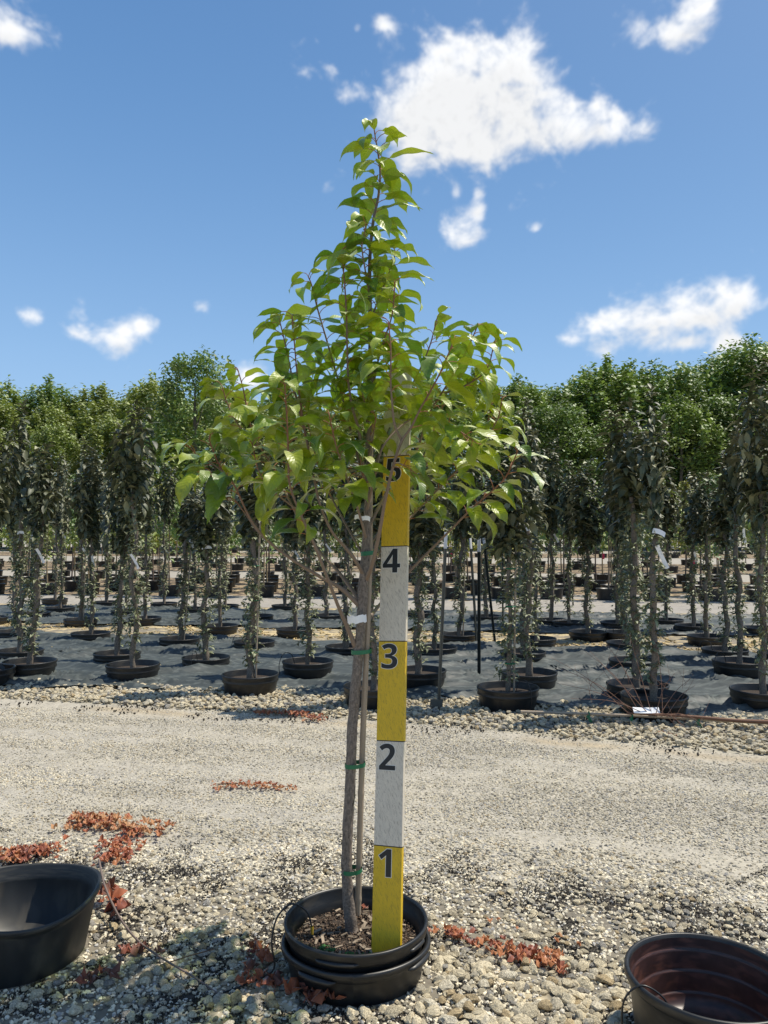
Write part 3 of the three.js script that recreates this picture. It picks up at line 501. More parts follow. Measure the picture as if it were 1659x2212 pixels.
// a withered branch or a heap: leaves along a line on the ground
function dryHeap(name, label, line, n, spread, size, { stem = true, tall = 0.03, tones = [0, 1, 2, 3] } = {}, seed = 1) {
  const t = thing(name, label, 'dry leaves'), pts = line.map(([x, y]) => level(x, y)), c = pts[pts.length >> 1], r = rng(seed * 977); t.position.set(c.x, 0, c.z);
  const loc = pts.map((p) => p.clone().sub(t.position));
  if (stem) part('stem', tubeGeo(loc.map((p, k) => V(p.x, 0.025 + 0.012 * n2(k, seed), p.z)), (q) => lerp(0.0035, 0.0012, q), 24, 6), dryTwigMat, t);
  const curve = loc.length > 1 ? new THREE.CatmullRomCurve3(loc) : null;
  for (let i = 0; i < n; i++) {
    const P = curve ? curve.getPoint(r()) : loc[0].clone(), s = size * (0.4 + r() * 0.75), m = part('leaf', dryGeos[r() * 10 | 0], dryMats[tones[r() * tones.length | 0]], t);
    m.position.set(P.x + (r() + r() + r() - 1.5) * spread * 1.1, 0.013 + r() * tall * 0.6, P.z + (r() + r() - 1) * spread); m.position.y += groundY(t.position.x + m.position.x, -t.position.z - m.position.z); m.rotation.set((r() - 0.5) * 0.6, r() * 6.28, (r() - 0.5) * 0.6); m.scale.setScalar(s);
  }
  return t;
}
dryHeap('withered_branch', 'withered twig of rust leaves lying near the far edge of the gravel road', [[553, 1545], [600, 1546], [650, 1549], [700, 1562]], 105, 0.075, 0.060, { tall: 0.04 }, 1);
dryHeap('withered_branch', 'thin withered twig of orange leaves alone in the middle of the gravel road', [[470, 1706], [520, 1704], [570, 1706], [635, 1711]], 120, 0.062, 0.039, { tall: 0.02, tones: [0, 1, 3] }, 2);
dryHeap('withered_branch', 'large heap of orange dry leaves on gravel behind the bent empty pot', [[160, 1787], [210, 1782], [270, 1795], [330, 1806]], 180, 0.094, 0.063, { tall: 0.045, tones: [0, 1, 3, 3] }, 3);
dryHeap('withered_branch', 'trail of rust leaves running down from the large orange heap', [[275, 1812], [262, 1835], [250, 1858], [235, 1876]], 112, 0.075, 0.055, { stem: false, tall: 0.03, tones: [0, 0, 1, 2] }, 4);
dryHeap('withered_branch', 'row of red brown leaves right behind the bent pot rim', [[0, 1868], [35, 1862], [70, 1853], [108, 1848]], 120, 0.075, 0.064, { tall: 0.05, tones: [0, 2, 2, 1] }, 5);
dryHeap('withered_branch', 'long string of rust leaves between the tree pot and the ringed empty pot', [[962, 2032], [1030, 2052], [1110, 2080], [1170, 2083], [1220, 2103]], 105, 0.050, 0.055, { tall: 0.03, tones: [0, 1, 1, 2] }, 6);
dryHeap('dry_leaf_clump', 'dark brown leaves leaning on the side of the bent empty pot', [[225, 1985], [240, 1950], [258, 1990]], 9, 0.03, 0.11, { stem: false, tall: 0.08, tones: [2, 4, 0] }, 7);
dryHeap('dry_leaf_clump', 'dark brown leaf clump lying across the grey twig', [[275, 2060], [320, 2075]], 8, 0.03, 0.10, { stem: false, tall: 0.03, tones: [2, 4] }, 8);
dryHeap('dry_leaf_clump', 'dark leaf clump on sand in front of the bent empty pot', [[190, 2130], [235, 2125]], 7, 0.03, 0.09, { stem: false, tall: 0.02, tones: [4, 2] }, 9);
dryHeap('dry_leaf_clump', 'shaded rust leaves close beside the base of the socket pot', [[520, 2065], [560, 2100], [545, 2150], [590, 2165]], 18, 0.035, 0.085, { stem: true, tall: 0.03, tones: [2, 0, 4, 0] }, 10);
dryHeap('dry_leaf_clump', 'curled red brown leaves right in front of the socket pot', [[610, 2175], [680, 2200], [745, 2190]], 12, 0.03, 0.10, { stem: false, tall: 0.02, tones: [0, 2, 0] }, 11);
dryHeap('dry_leaf_clump', 'few orange leaf scraps on gravel beside the rust leaf string', [[1150, 2040], [1280, 2060], [1060, 1995]], 7, 0.06, 0.04, { stem: false, tall: 0.012, tones: [1, 3] }, 12);
dryHeap('dry_leaf_clump', 'curled brown leaf lying on the soil inside the tree pot', [[792, 2050]], 2, 0.008, 0.06, { stem: false, tall: 0.004, tones: [0, 2] }, 13).position.y = 0.088;
dryHeap('dry_leaf_clump', 'dull red leaf shreds on coarse gravel below the fallen cane', [[1420, 1590], [1470, 1597]], 14, 0.06, 0.045, { stem: false, tall: 0.02, tones: [2, 2, 4] }, 14);
{
  const pts = [[213, 1925], [225, 1965], [262, 2020], [305, 2062], [365, 2100], [420, 2133], [475, 2165]].map(([x, y], k) => { const p = level(x, y); p.y = [0.12, 0.09, 0.05, 0.035, 0.03, 0.03, 0.02][k]; return p; });
  const t = thing('fallen_twig', 'long bare grey twig lying on gravel beside the bent empty pot', 'twig'); t.position.set(pts[3].x, 0, pts[3].z);
  const L = pts.map((p) => p.sub(t.position)); part('stem', tubeGeo(L, (q) => lerp(0.0042, 0.0028, q), 60, 7), std({ color: rgb(0.16, 0.12, 0.10), roughness: 0.8 }), t);
  part('side_shoot', tubeGeo([L[4], L[4].clone().add(V(0.06, 0.01, -0.02)), L[4].clone().add(V(0.13, 0.015, -0.05))], 0.0018, 10, 5), dryTwigMat, t);
}

// ---------------------------------------------------------------- weed barrier fabric under the potted rows
const fabricTex = tex(512, 512, (x, y, o) => { const f = fbm2(x / 40, y / 40, 4), dust = smooth(fbm2(x / 90 + 5, y / 30, 4), -0.05, 0.5), wv = ((x >> 1) + (y >> 1)) & 1 ? 1.06 : 0.94; o[0] = toS((0.043 + 0.012 * f + 0.052 * dust) * wv); o[1] = toS((0.053 + 0.012 * f + 0.056 * dust) * wv); o[2] = toS((0.053 + 0.012 * f + 0.050 * dust) * wv); }, { repeat: [0.8, 0.8] });
const fabricMat = std({ map: fabricTex, roughness: 0.58, side: THREE.DoubleSide });
const backPots = [];
const fabrics = [];
function fabricHeight(x, d, seed) {
  const w = n2(x * 0.35 + seed, d * 0.5) * 0.6, ridge = 1 - Math.abs(n2(x * 0.30 + seed * 3, d * 1.5 + w * 0.9)), r2 = 1 - Math.abs(n2(x * 0.9 + 20, d * 3.6 + seed + w * 1.5)), fold = 1 - Math.abs(n2(x * 3.2 - seed, d * 1.6 + 4));
  const r3 = 1 - Math.abs(n2(x * 2.6 + 40, d * 9 + seed + w * 2));
  let h = 0.018 + 0.058 * Math.pow(ridge, 5) + 0.012 * Math.pow(r2, 5) + 0.004 * Math.pow(r3, 4) + 0.012 * fbm2(x * 1.1, d * 1.1, 2);
  for (const [px, pd, pr] of backPots) { const q = Math.hypot(x - px, d - pd); if (q < pr + 0.35) h = Math.max(h, 0.06 * Math.exp(-Math.pow(Math.max(0, q - pr) / 0.09, 1.2)) * (0.7 + 0.5 * n2(x * 3, d * 3))); }
  return h;
}
function fabric(label, x0, x1, near, far, seed, holes) {
  const nx = Math.round((x1 - x0) / 0.034), nd = Math.round((far(0) - near(0)) / 0.03), s = new Soup(), keep = [];
  for (let j = 0; j <= nd; j++) for (let i = 0; i <= nx; i++) {
    const x = lerp(x0, x1, i / nx), v = j / nd, wob = 0.10 * n2(x * 1.1 + seed, v < 0.5 ? 1 : 9) + 0.04 * n2(x * 4, v < 0.5 ? 3 : 5), d = lerp(near(x) + wob, far(x) + wob, v);
    const edge = smooth(Math.min(v, 1 - v) * nd * 0.03, 0, 0.10); let h = fabricHeight(x, d, seed);
    const k = h * lerp(0.55 + 0.5 * Math.max(0, n2(x * 2.2, seed)), 1, edge) + 0.006;
    s.p.push(x, k, -d); s.uv.push(x, d); keep.push(holes && fbm2(x * 0.9 + seed * 5, d * 1.5, 3) > holes);
    if (i && j) { const q = j * (nx + 1) + i, w = q - nx - 1; if (!(keep[q] && keep[w])) s.i.push(w - 1, w, q - 1, w, q, q - 1); }
  }
  const m = new THREE.Mesh(s.build(), fabricMat); m.name = numbered('weed_barrier_fabric'); scene.add(m); tag(m, label, 'fabric'); return m;
}

// ---------------------------------------------------------------- columnar trees in black pots
function backPotGeo(R, Hh) { return lathe([[R * 0.80, 0.05], [R * 0.93, Hh - 0.03], [R * 0.955, Hh - 0.004], [R * 0.975, Hh], [R * 1.0, Hh - 0.002], [R * 1.01, Hh - 0.012], [R * 0.965, Hh - 0.035], [R * 0.985, Hh - 0.05], [R * 0.99, Hh - 0.062], [R * 0.94, Hh - 0.075], [R * 0.86, -0.03]], 40); }
const apMats = [phys({ vertexColors: true, roughness: 0.55, transmission: 0.24, thickness: 0, side: THREE.DoubleSide })];
const apLeafBits = [];
for (let k = 0; k < 6; k++) {   // small blade of 8 faces: base, two side pairs, tip; folded and arched
  const r = rng(60 + k), dr = 0.35 + 0.2 * k, fo = 0.30 + 0.06 * (k % 3), w = 0.19 + 0.02 * (k % 3), P = [];
  let y = 0, z = 0; const st = 1 / 4;
  for (let i = 0; i <= 4; i++) { const u = i / 4, a = -0.15 + dr * u; if (i) { y -= Math.sin(a) * st; z -= Math.cos(a) * st; } const ww = [0.02, 0.85, 1, 0.66, 0][i] * w; P.push([[-ww * Math.cos(fo), y + ww * Math.sin(fo), z], [0, y, z], [ww * Math.cos(fo), y + ww * Math.sin(fo), z]]); }
  const pos = P.flat(), idx = []; for (let i = 0; i < 4; i++) { const a = i * 3; idx.push(a, a + 1, a + 3, a + 1, a + 4, a + 3, a + 1, a + 2, a + 4, a + 2, a + 5, a + 4); }
  apLeafBits.push([pos, idx]);
}
function putLeaf(s, bit, P, yaw, pitch, roll, size, col) {
  const e = new THREE.Euler(pitch, yaw, roll, 'YXZ'), q = new THREE.Quaternion().setFromEuler(e), v = V();
  s.add(bit[0].map(([x, y, z]) => { v.set(x, y, z).multiplyScalar(size).applyQuaternion(q).add(P); return [v.x, v.y, v.z]; }), bit[1], null, col);
}
// crown of unit height 1 m .. built at real size: several upright shoots closely clothed with arching leaves
function columnCrown(seed, bottom, top, width, dense) {
  const r = rng(seed), s = new Soup(), shoots = 3 + (r() * 3 | 0);
  const list = [[0, 0, top]]; for (let k = 1; k < shoots + 2; k++) { const a = r() * 6.28, q = width * (0.18 + 0.30 * r()); list.push([Math.cos(a) * q, Math.sin(a) * q, lerp(bottom, top, 0.42 + r() * 0.52)]); }
  const bent = V(); let shootN = 0;
  for (const [sx, sz, st] of list) {
    const y0 = shootN++ ? bottom + r() * 0.25 : bottom, n = Math.round((st - y0) * dense);
    let yaw = r() * 6.28;
    for (let i = 0; i < n; i++) {
      const t = i / n, y = lerp(y0, st, Math.pow(t, 0.9)); yaw += 2.4 + (r() - 0.5);
      const young = smooth(t, 0.66, 1.0), size = lerp(0.118, 0.088, young) * (0.75 + r() * 0.5), reach = r() * width * 0.22 * (1 - young * 0.7) * (0.6 + 0.8 * Math.sin(Math.PI * Math.min(1, t * 0.9 + 0.1)));
      bent.set(sx * (0.5 + 0.5 * t) + Math.sin(-yaw) * reach * -1, y, sz * (0.5 + 0.5 * t) + Math.cos(yaw) * reach * -1);
      const g = 0.7 + r() * 0.6, yk = Math.pow(r(), 3), c = [lerp(0.050, 0.30, yk) * g, lerp(0.064, 0.295, yk) * g, lerp(0.021, 0.155, yk) * g];
      putLeaf(s, apLeafBits[r() * 6 | 0], bent, yaw, lerp(0.25 - r() * 1.25, 0.85, young * (0.4 + r() * 0.6)) + (r() - 0.5) * 0.3, (r() - 0.5) * 0.9, size, c);
    }
  }
  return s.build();
}
function spurLeaves(seed, y0, y1, n, R) {
  const r = rng(seed), s = new Soup(), P = V();
  for (let i = 0; i < n; i++) {
    const y = lerp(y0, y1, Math.pow((i + r()) / n, 0.85)), a = r() * 6.28, q = 0.03 + r() * R * (0.5 + 0.9 * Math.max(0, n2(y * 4, seed)));
    P.set(Math.sin(a) * q, y, Math.cos(a) * q); const k = 3 + (r() * 5 | 0);
    for (let j = 0; j < k; j++) { const g = 0.7 + r() * 0.7; putLeaf(s, apLeafBits[r() * 6 | 0], P, r() * 6.28, -0.5 + r() * 1.3, (r() - 0.5), 0.03 + r() * 0.04, [0.20 * g, 0.22 * g, 0.11 * g]); }
  }
  return s.build();
}
const POTR = 0.245, POTH = 0.17, SOILY = 0.115;
const potGeoB = backPotGeo(POTR, POTH), soilGeoB = (() => { const g = new THREE.CircleGeometry(POTR * 0.92, 32); g.rotateX(-Math.PI / 2); g.translate(0, SOILY, 0); return g; })();
const hoopGeo = tubeGeo([V(-0.26, 0.02, 0.06), V(-0.265, 0.15, 0.06), V(-0.22, 0.245, 0.04), V(-0.16, 0.235, 0.02), V(-0.125, 0.14, 0.0)], 0.0035, 20, 5);
const trunkVars = [0, 1, 2, 3, 4].map((k) => { const s = new Soup(), r = rng(700 + k), pts = []; for (let i = 0; i <= 8; i++) pts.push(V((r() - 0.5) * 0.05 * Math.min(1, i / 2), SOILY - 0.02 + i * 0.2, (r() - 0.5) * 0.05 * Math.min(1, i / 2))); tube(s, pts, (t) => lerp(0.030, 0.018, t) * (1 + 0.12 * Math.sin(t * 47 + k)), 40, 8, null, 0.14, 1.2); return s.build(); });
const crownVars = [0, 1, 2, 3, 4, 5, 6].map((k) => columnCrown(800 + k, 1.52 - (k % 3) * 0.09, 2.5 + (k % 2) * 0.1, 0.37 + (k % 3) * 0.05, 112));
const spurVars = [0, 1, 2, 3, 4].map((k) => spurLeaves(850 + k, 0.25, 1.60, 150, 0.085));
const caneGeo = tubeGeo([V(0.045, 0.1, 0.01), V(0.05, 1.0, 0.012), V(0.05, 1.75, 0.01)], 0.009, 10, 7);
const tagGeo = (() => { const g = new THREE.PlaneGeometry(0.03, 0.15, 2, 8), p = g.attributes.position; for (let i = 0; i < p.count; i++) { const y = p.getY(i); p.setZ(i, 0.25 * (y + 0.075) * (y + 0.075) / 0.15); } g.translate(0, -0.075, 0); g.computeVertexNormals(); return g; })();
const tagGeo2 = (() => { const g = new THREE.PlaneGeometry(0.10, 0.032, 8, 2), p = g.attributes.position; for (let i = 0; i < p.count; i++) p.setY(i, p.getY(i) - 3.2 * p.getX(i) * p.getX(i)); g.computeVertexNormals(); return g; })();
const backR = rng(4242);
const ROWS = 'columnar trees in black pots on the weed barrier';
// trunk foot x, y in the survey view; height of the top; lean at 1.5 m; extras
const columns = [
  [64, 1439, 2.30, 0.10, 'columnar tree with a trunk leaning over and a white tag, front row beside the road', { tag: 1 }],
  [43, 1414, 2.75, 0.0, 'tall columnar tree with a white tag, right behind the leaning one in the front row', { tag: 2 }],
  [287, 1446, 2.68, 0.0, 'tallest dark columnar tree, its pot standing on the front edge of fabric', { tag: 1 }],
  [253, 1420, 2.35, 0.07, 'columnar tree leaning towards the tallest one just in front of it', {}],
  [196, 1375, 2.45, 0.0, null, { tag: 1 }],
  [174, 1344, 2.75, 0.02, 'columnar tree staked by a cane behind the golden mulch gap', { cane: 1, tag: 1 }],
  [313, 1341, 2.6, 0.02, null, {}], [354, 1308, 2.75, 0, null, { tag: 1 }], [388, 1387, 2.1, 0.11, 'columnar tree slanting strongly beside its cane', { cane: 1, tag: 1 }],
  [445, 1430, 1.98, 0, 'short columnar tree with a curled white tag, fabric all around its pot', { tag: 2 }],
  [130, 1318, 2.7, 0.03, null, { tag: 1 }], [118, 1299, 2.9, 0.05, null, {}], [32, 1371, 2.5, 0, null, {}], [230, 1305, 2.9, 0, null, {}], [272, 1325, 2.5, 0, null, { tag: 1 }],
  [541, 1468, 2.25, 0.03, 'columnar tree in the deep black pot standing on gravel beside the road', { cane: 1, tie: 1 }],
  [665, 1439, 2.15, 0, 'columnar tree with a black hoop over its pot, next behind the deep pot', { hoop: 1 }],
  [549, 1394, 2.3, 0, null, {}], [636, 1366, 2.4, 0, null, { tag: 1 }], [476, 1358, 2.5, 0, null, {}], [486, 1313, 2.5, 0, null, {}], [557, 1336, 2.5, 0, null, {}], [616, 1313, 2.6, 0, null, {}], [704, 1335, 2.4, 0, null, { tag: 1 }], [749, 1405, 2.2, 0, null, {}],
  [808, 1494, 2.2, 0, 'columnar tree whose pot is hidden behind the measuring board', {}], [905, 1459, 2.3, 0, 'columnar tree between the measuring board and the grey steel post', {}],
  [992, 1378, 2.5, 0.03, 'columnar tree leaning behind the three dark steel posts', { cane: 1 }], [941, 1407, 2.1, -0.03, null, {}],
  [1097, 1497, 2.15, 0.02, 'thin pale columnar tree on a white topped cane in a deep pot beside the road', { cane: 1, tie: 1, thin: 1 }],
  [1143, 1464, 2.62, 0.0, 'tall columnar tree with pot hoop, next behind the pale caned one', { hoop: 1, tag: 2 }],
  [1130, 1417, 2.5, 0, null, {}], [1158, 1387, 2.4, 0, null, {}], [1050, 1337, 2.4, 0, null, {}], [1190, 1345, 2.75, 0.03, 'columnar tree with two white tags behind the tall hooped one', { tag: 1 }], [904, 1329, 2.4, 0, null, {}], [1230, 1350, 2.5, 0, null, {}],
  [1377, 1490, 2.52, -0.03, 'columnar tree with a leaning lower trunk behind the fallen cane', {}],
  [1413, 1515, 2.44, 0, 'columnar tree with a long hanging white tag behind the fallen cane', { tag: 3 }],
  [1369, 1436, 2.5, 0, null, {}], [1356, 1397, 2.6, 0, null, {}], [1347, 1373, 2.5, 0, null, { tag: 1 }], [1334, 1351, 2.6, 0, null, {}],
  [1497, 1358, 2.3, 0, null, { tag: 1 }], [1528, 1382, 2.2, 0, null, {}], [1566, 1412, 2.1, 0.02, null, { tag: 1 }],
  [1597, 1438, 2.5, 0, 'stout columnar tree with a hooped pot behind the fabric mound', { hoop: 1, tag: 1 }],
  [1649, 1503, 2.82, 0, 'tallest columnar tree at the end of the fallen cane', { cane: 1 }], [1645, 1363, 2.6, 0, null, {}],
  [-30, 1455, 2.4, 0, null, {}], [-20, 1340, 2.7, 0, null, {}], [75, 1330, 2.6, 0, null, {}], [1690, 1420, 2.5, 0, null, {}], [1700, 1340, 2.5, 0, null, {}], [420, 1320, 2.4, 0, null, {}], [1270, 1372, 2.3, 0, null, {}], [1440, 1345, 2.4, 0, null, {}],
];
const sunk = (y) => y < 1438 ? 0.055 : 0.0;
columns.forEach(([x, y]) => { const p = level(x, y, SOILY - sunk(y)); backPots.push([p.x, -p.z, POTR]); potSpots.push([p.x, -p.z, POTR * 0.9]); });
columns.forEach(([x, y, h, lean, label, ex], i) => {
  const p = level(x, y, SOILY - sunk(y)), t = thing('columnar_tree', label ?? `${h < 2.45 ? 'shorter' : 'tall'} dark columnar tree ${ex.tag ? 'with a white tag' : 'without a tag'}, ${-p.z < 9.2 ? 'second row on the front fabric' : -p.z < 11.6 ? 'standing at the golden mulch gap' : 'last row beside the far path'}`, 'tree', ROWS);
  t.position.set(p.x, -sunk(y), p.z);
  part('pot', potGeoB, potMat, t); part('soil', soilGeoB, soilMat, t);
  const k = (h + sunk(y)) / 2.55, w = 0.78 + backR() * 0.42;
  const shear = new THREE.Matrix4().set(1, lean / 1.5, 0, -SOILY * lean / 1.5, 0, 1, 0, 0, 0, 0, 1, 0, 0, 0, 0, 1), spin = new THREE.Matrix4();
  const put = (name, geo, mat, sx, sy) => { const m = part(name, geo, mat, t); m.matrixAutoUpdate = false; spin.makeRotationY(backR() * 6.28); m.matrix.copy(shear).multiply(spin).multiply(new THREE.Matrix4().makeScale(sx, sy, sx)); return m; };
  put('trunk', trunkVars[i % 5], greyBarkMat, ex.thin ? 0.7 : 0.85 + backR() * 0.35, k);
  put('crown', crownVars[(i * 3 + (i > 20 ? 1 : 0)) % 7], apMats[0], w, k);
  put('spur_leaves', spurVars[(i * 2) % 5], apMats[0], 0.85 + backR() * 0.3, k);
  if (ex.cane) { const m = part('cane', caneGeo, bambooMat, t); m.rotation.z = -Math.atan(lean / 1.5) * 0.9; }
  if (ex.hoop || i % 4 === 1) { const m = part('drip_tube', hoopGeo, hoseMat, t); if (!ex.hoop) m.rotation.y = backR() * 6; }
  if (ex.tie) for (const hy of [0.35, 0.8, 1.1]) { const m = part('green_tie', new THREE.TorusGeometry(0.038, 0.006, 6, 16), tieMat, t); m.rotation.x = Math.PI / 2; m.position.set(0.015 + lean * hy / 1.5, hy, 0); }
  if (ex.tag) { const hy = (1.15 + backR() * 0.35), m = part('plant_tag', ex.tag === 2 ? tagGeo2 : tagGeo, labelMat, t); m.position.set(lean * hy / 1.5 + 0.01, hy, 0.05); m.rotation.set(0.1, (backR() - 0.5) * 1.4, ex.tag === 2 ? 0.1 : 0.2 + backR() * 0.4); if (ex.tag === 3) { m.scale.set(1.0, 1.3, 1); const m2 = part('plant_tag', tagGeo2, labelMat, t); m2.position.set(0.03, hy + 0.1, 0.06); m2.rotation.set(0, 0.3, -0.3); m2.scale.setScalar(1.15); } }
});
fabric('front run of grey weed barrier, wrinkled around the first rows of pots', -6.5, 4.2, (x) => 6.72 - (x < 0 ? 0.10 : 0.34) * x, (x) => 9.9 - 0.20 * x, 2, 0);
fabric('rear run of grey weed barrier along the far path', -9, 7, (x) => 11.3 - 0.16 * x, (x) => 13.9 - 0.15 * x, 7, 0);

// ---------------------------------------------------------------- steel posts with white tips
const steelMats = [std({ color: rgb(0.022, 0.026, 0.022), roughness: 0.5 }), std({ color: rgb(0.10, 0.10, 0.085), roughness: 0.42, metalness: 0.3 })], tipMat = std({ map: tex(64, 128, (x, y, o) => { const m = 0.80 + 0.16 * fbm2(x / 6, y / 16, 3); o[0] = o[1] = o[2] = toS(m * 0.85); }), roughness: 0.6 });
function tBar(L) { const s = new THREE.Shape(), w = 0.019, t = 0.004, q = 0.022; [[-w, 0], [w, 0], [w, t], [t / 2, t], [t / 2, q], [-t / 2, q], [-t / 2, t], [-w, t]].forEach(([x, y], i) => i ? s.lineTo(x, y) : s.moveTo(x, y)); const g = new THREE.ExtrudeGeometry(s, { depth: L, bevelEnabled: true, bevelSize: 0.0008, bevelThickness: 0.0008, bevelSegments: 1 }); g.rotateX(-Math.PI / 2); return g; }
for (const [tx, ty, bx, by, m, label] of [
  [966, 1150, 950, 1530, 1, 'weathered grey steel post with a white tip, set in gravel beside the road'],
  [1034, 1163, 1034, 1466, 0, 'upright black steel post with a white tip, middle of the three close posts'],
  [1044, 1153, 1070, 1393, 0, 'black steel post slanting away from the upright middle post'],
  [1017, 1163, 1031, 1395, 0, 'black steel post crossing close behind the upright middle post'],
  [1087, 1163, 1088, 1364, 0, 'thin black steel post in front of the far gravel path'],
  [1229, 1153, 1239, 1308, 0, 'far black steel post beside the next nursery block'],
  [69, 1151, 69, 1322, 0, 'black steel post among the leaning columnar trees'],
  [176, 1165, 176, 1345, 0, 'black steel post right behind the cane staked columnar tree'],
]) {
  const b = level(bx, by), top = sight(tx, ty, -b.z), L = top.distanceTo(b), t = thing('steel_post', label, 'post', 'steel posts with white tips'); t.position.copy(b);
  t.quaternion.setFromUnitVectors(V(0, 1, 0), top.clone().sub(b).normalize());
  const a = part('shaft', tBar(L - 0.13), steelMats[m], t), c = part('white_tip', tBar(0.13), tipMat, t); c.position.y = L - 0.129; a.rotation.y = c.rotation.y = 0.4 + bx;
  a.position.y = -0.0; if (m) part('anchor_plate', new THREE.BoxGeometry(0.10, 0.09, 0.004), steelMats[1], t).position.set(-0.03, 0.03, 0.03);
}

// ---------------------------------------------------------------- uprooted bare sapling still tied to its cane
{
  const a = level(1125, 1537, 0.06), b = level(1720, 1566, 0.06), t = thing('fallen_sapling', 'bare dead sapling tied to a cane, lying along the gravel edge with a white label', 'dead sapling');
  t.position.set(a.x, 0, a.z); const L = (v) => v.clone().sub(t.position), mid = (q, y, dz = 0) => L(a.clone().lerp(b, q)).add(V(0, y, dz));
  part('cane', tubeGeo([mid(0, 0.0), mid(0.5, 0.01), mid(1, 0.0)], 0.010, 20, 8), bambooMat, t);
  part('stem', tubeGeo([mid(0.40, 0.03, 0.02), mid(0.6, 0.03, 0.025), mid(0.8, 0.015, 0.02), mid(1, 0.02, 0.02)], (q) => lerp(0.008, 0.014, q), 24, 8), std({ color: rgb(0.17, 0.085, 0.05), roughness: 0.75 }), t);
  const r = rng(321), tw = std({ color: rgb(0.19, 0.10, 0.065), roughness: 0.75 });
  const ray = [[0.10, 0.36, -0.5, -0.25], [0.2, 0.30, -0.5, -0.1], [0.28, 0.42, -0.35, -0.2], [0.36, 0.50, -0.25, -0.15], [0.40, 0.45, -0.42, 0.0], [0.44, 0.55, -0.12, -0.1], [0.5, 0.30, 0.12, 0.05], [0.56, 0.22, 0.3, -0.2], [0.60, 0.50, 0.02, -0.2], [0.46, -0.02, 0.10, 0.42], [0.52, 0.0, 0.06, 0.35], [0.36, 0.12, -0.55, 0.05], [0.33, 0.2, -0.6, -0.1], [0.55, -0.02, 0.22, 0.3], [0.66, 0.16, 0.3, -0.25]];
  for (const [q, up, ax, az] of ray) {
    const P = mid(0.38 + q * 0.25, 0.03, 0.02), E = P.clone().add(V(ax, up, az)), M = P.clone().lerp(E, 0.5).add(V((r() - 0.5) * 0.08, 0.04, (r() - 0.5) * 0.08)); if (E.y < 0.015) E.y = 0.015;
    const s = new Soup(); tube(s, [P, M, E], (k) => lerp(0.0032, 0.0011, k), 12, 5);
    for (let k = 0; k < 3; k++) { const S = P.clone().lerp(E, 0.35 + r() * 0.5), e2 = S.clone().add(V((r() - 0.5) * 0.28, r() * 0.16, (r() - 0.5) * 0.25)); tube(s, [S, e2], (q2) => lerp(0.0014, 0.0008, q2), 3, 4); }
    part('twig', s.build(), tw, t);
  }
  const card = part('plant_label', warped(new THREE.BoxGeometry(0.19, 0.045, 0.003, 12, 2, 1), (v) => { v.z += 0.15 * v.x * v.x * 4; }), labelMat, t); card.position.copy(mid(0.47, 0.055, 0.02)); card.rotation.set(-0.7, 0.05, 0.02);
  for (const q of [0.26, 0.42, 0.66, 0.93]) { const m = part('green_tie', new THREE.TorusGeometry(0.017, 0.005, 6, 14), tieMat, t); m.rotation.y = Math.PI / 2; m.position.copy(mid(q, 0.006, 0.006)); const f = part('green_tie', new THREE.PlaneGeometry(0.02, 0.06), tieMat, t); f.position.copy(mid(q, -0.025, 0.022)); f.rotation.z = 0.5; }
}

// ---------------------------------------------------------------- next nursery blocks: small lighter trees in pots
const lightLeaf = phys({ vertexColors: true, roughness: 0.55, transmission: 0.4, thickness: 0, side: THREE.DoubleSide });
function bushCrown(seed, y0, y1, R, n, size, tone) {
  const r = rng(seed), s = new Soup(), P = V(), cl = [];
  for (let k = 0; k < 16; k++) { const t = Math.pow(r(), 0.8), a = r() * 6.28, q = R * (1 - 0.75 * t) * (0.3 + 0.7 * r()); cl.push([Math.cos(a) * q, lerp(y0, y1, t), Math.sin(a) * q, R * (0.45 - 0.25 * t)]); }
  for (let i = 0; i < n; i++) { const c = cl[i % 16]; P.set(c[0] + (r() + r() - 1) * c[3], c[1] + (r() + r() - 1) * c[3] * 1.3, c[2] + (r() + r() - 1) * c[3]); const g = 0.65 + r() * 0.7; putLeaf(s, apLeafBits[r() * 6 | 0], P, r() * 6.28, -0.9 + r() * 1.2, r() - 0.5, size * (0.7 + r() * 0.6), [tone[0] * g, tone[1] * g, tone[2] * g]); }
  return s.build();
}
const farPot = lathe([[0.23, -0.02], [0.25, 0.22], [0.262, 0.225], [0.262, 0.24], [0.24, 0.24], [0.22, 0.18], [0.0, 0.18]], 18);
const farTrunk = (() => { const s = new Soup(); tube(s, [V(0, 0.15, 0), V(0.015, 0.8, 0.01), V(0, 1.7, 0)], (t) => lerp(0.022, 0.012, t), 8, 6); return s.build(); })();
const farMats = [std({ color: rgb(0.20, 0.15, 0.10), roughness: 0.8 }), std({ color: rgb(0.28, 0.21, 0.12), roughness: 0.8 }), std({ color: rgb(0.13, 0.09, 0.07), roughness: 0.8 })];
const tones = [[0.25, 0.31, 0.05], [0.18, 0.27, 0.055], [0.32, 0.32, 0.05], [0.14, 0.22, 0.055]];
const lightCrowns = tones.flatMap((c, k) => [bushCrown(1000 + k, 0.95, 2.45, 0.50, 400, 0.14, c), bushCrown(1020 + k, 1.15, 2.6, 0.44, 380, 0.14, c)]);
const farCrowns = tones.flatMap((c, k) => [bushCrown(1100 + k, 1.2, 2.9, 0.62, 170, 0.24, c)]);
const fr = rng(5150);
const blocks = [
  { rows: [17.2, 18.6, 20.2, 21.8, 23.4], gap: 1.05, geo: lightCrowns, label: 'small light green tree in a black pot in the block across the path', group: 'light green potted trees in the block across the path' },
  { rows: [29.5, 32, 34.6, 37.5], gap: 1.6, geo: farCrowns, label: 'small light green potted tree in the second block beyond the path', group: 'light green potted trees in the second block' },
  { rows: [49, 53.5, 58], gap: 2.0, geo: farCrowns, label: 'small light green potted tree in the last block below the wood', group: 'light green potted trees in the last block below the wood' },
];
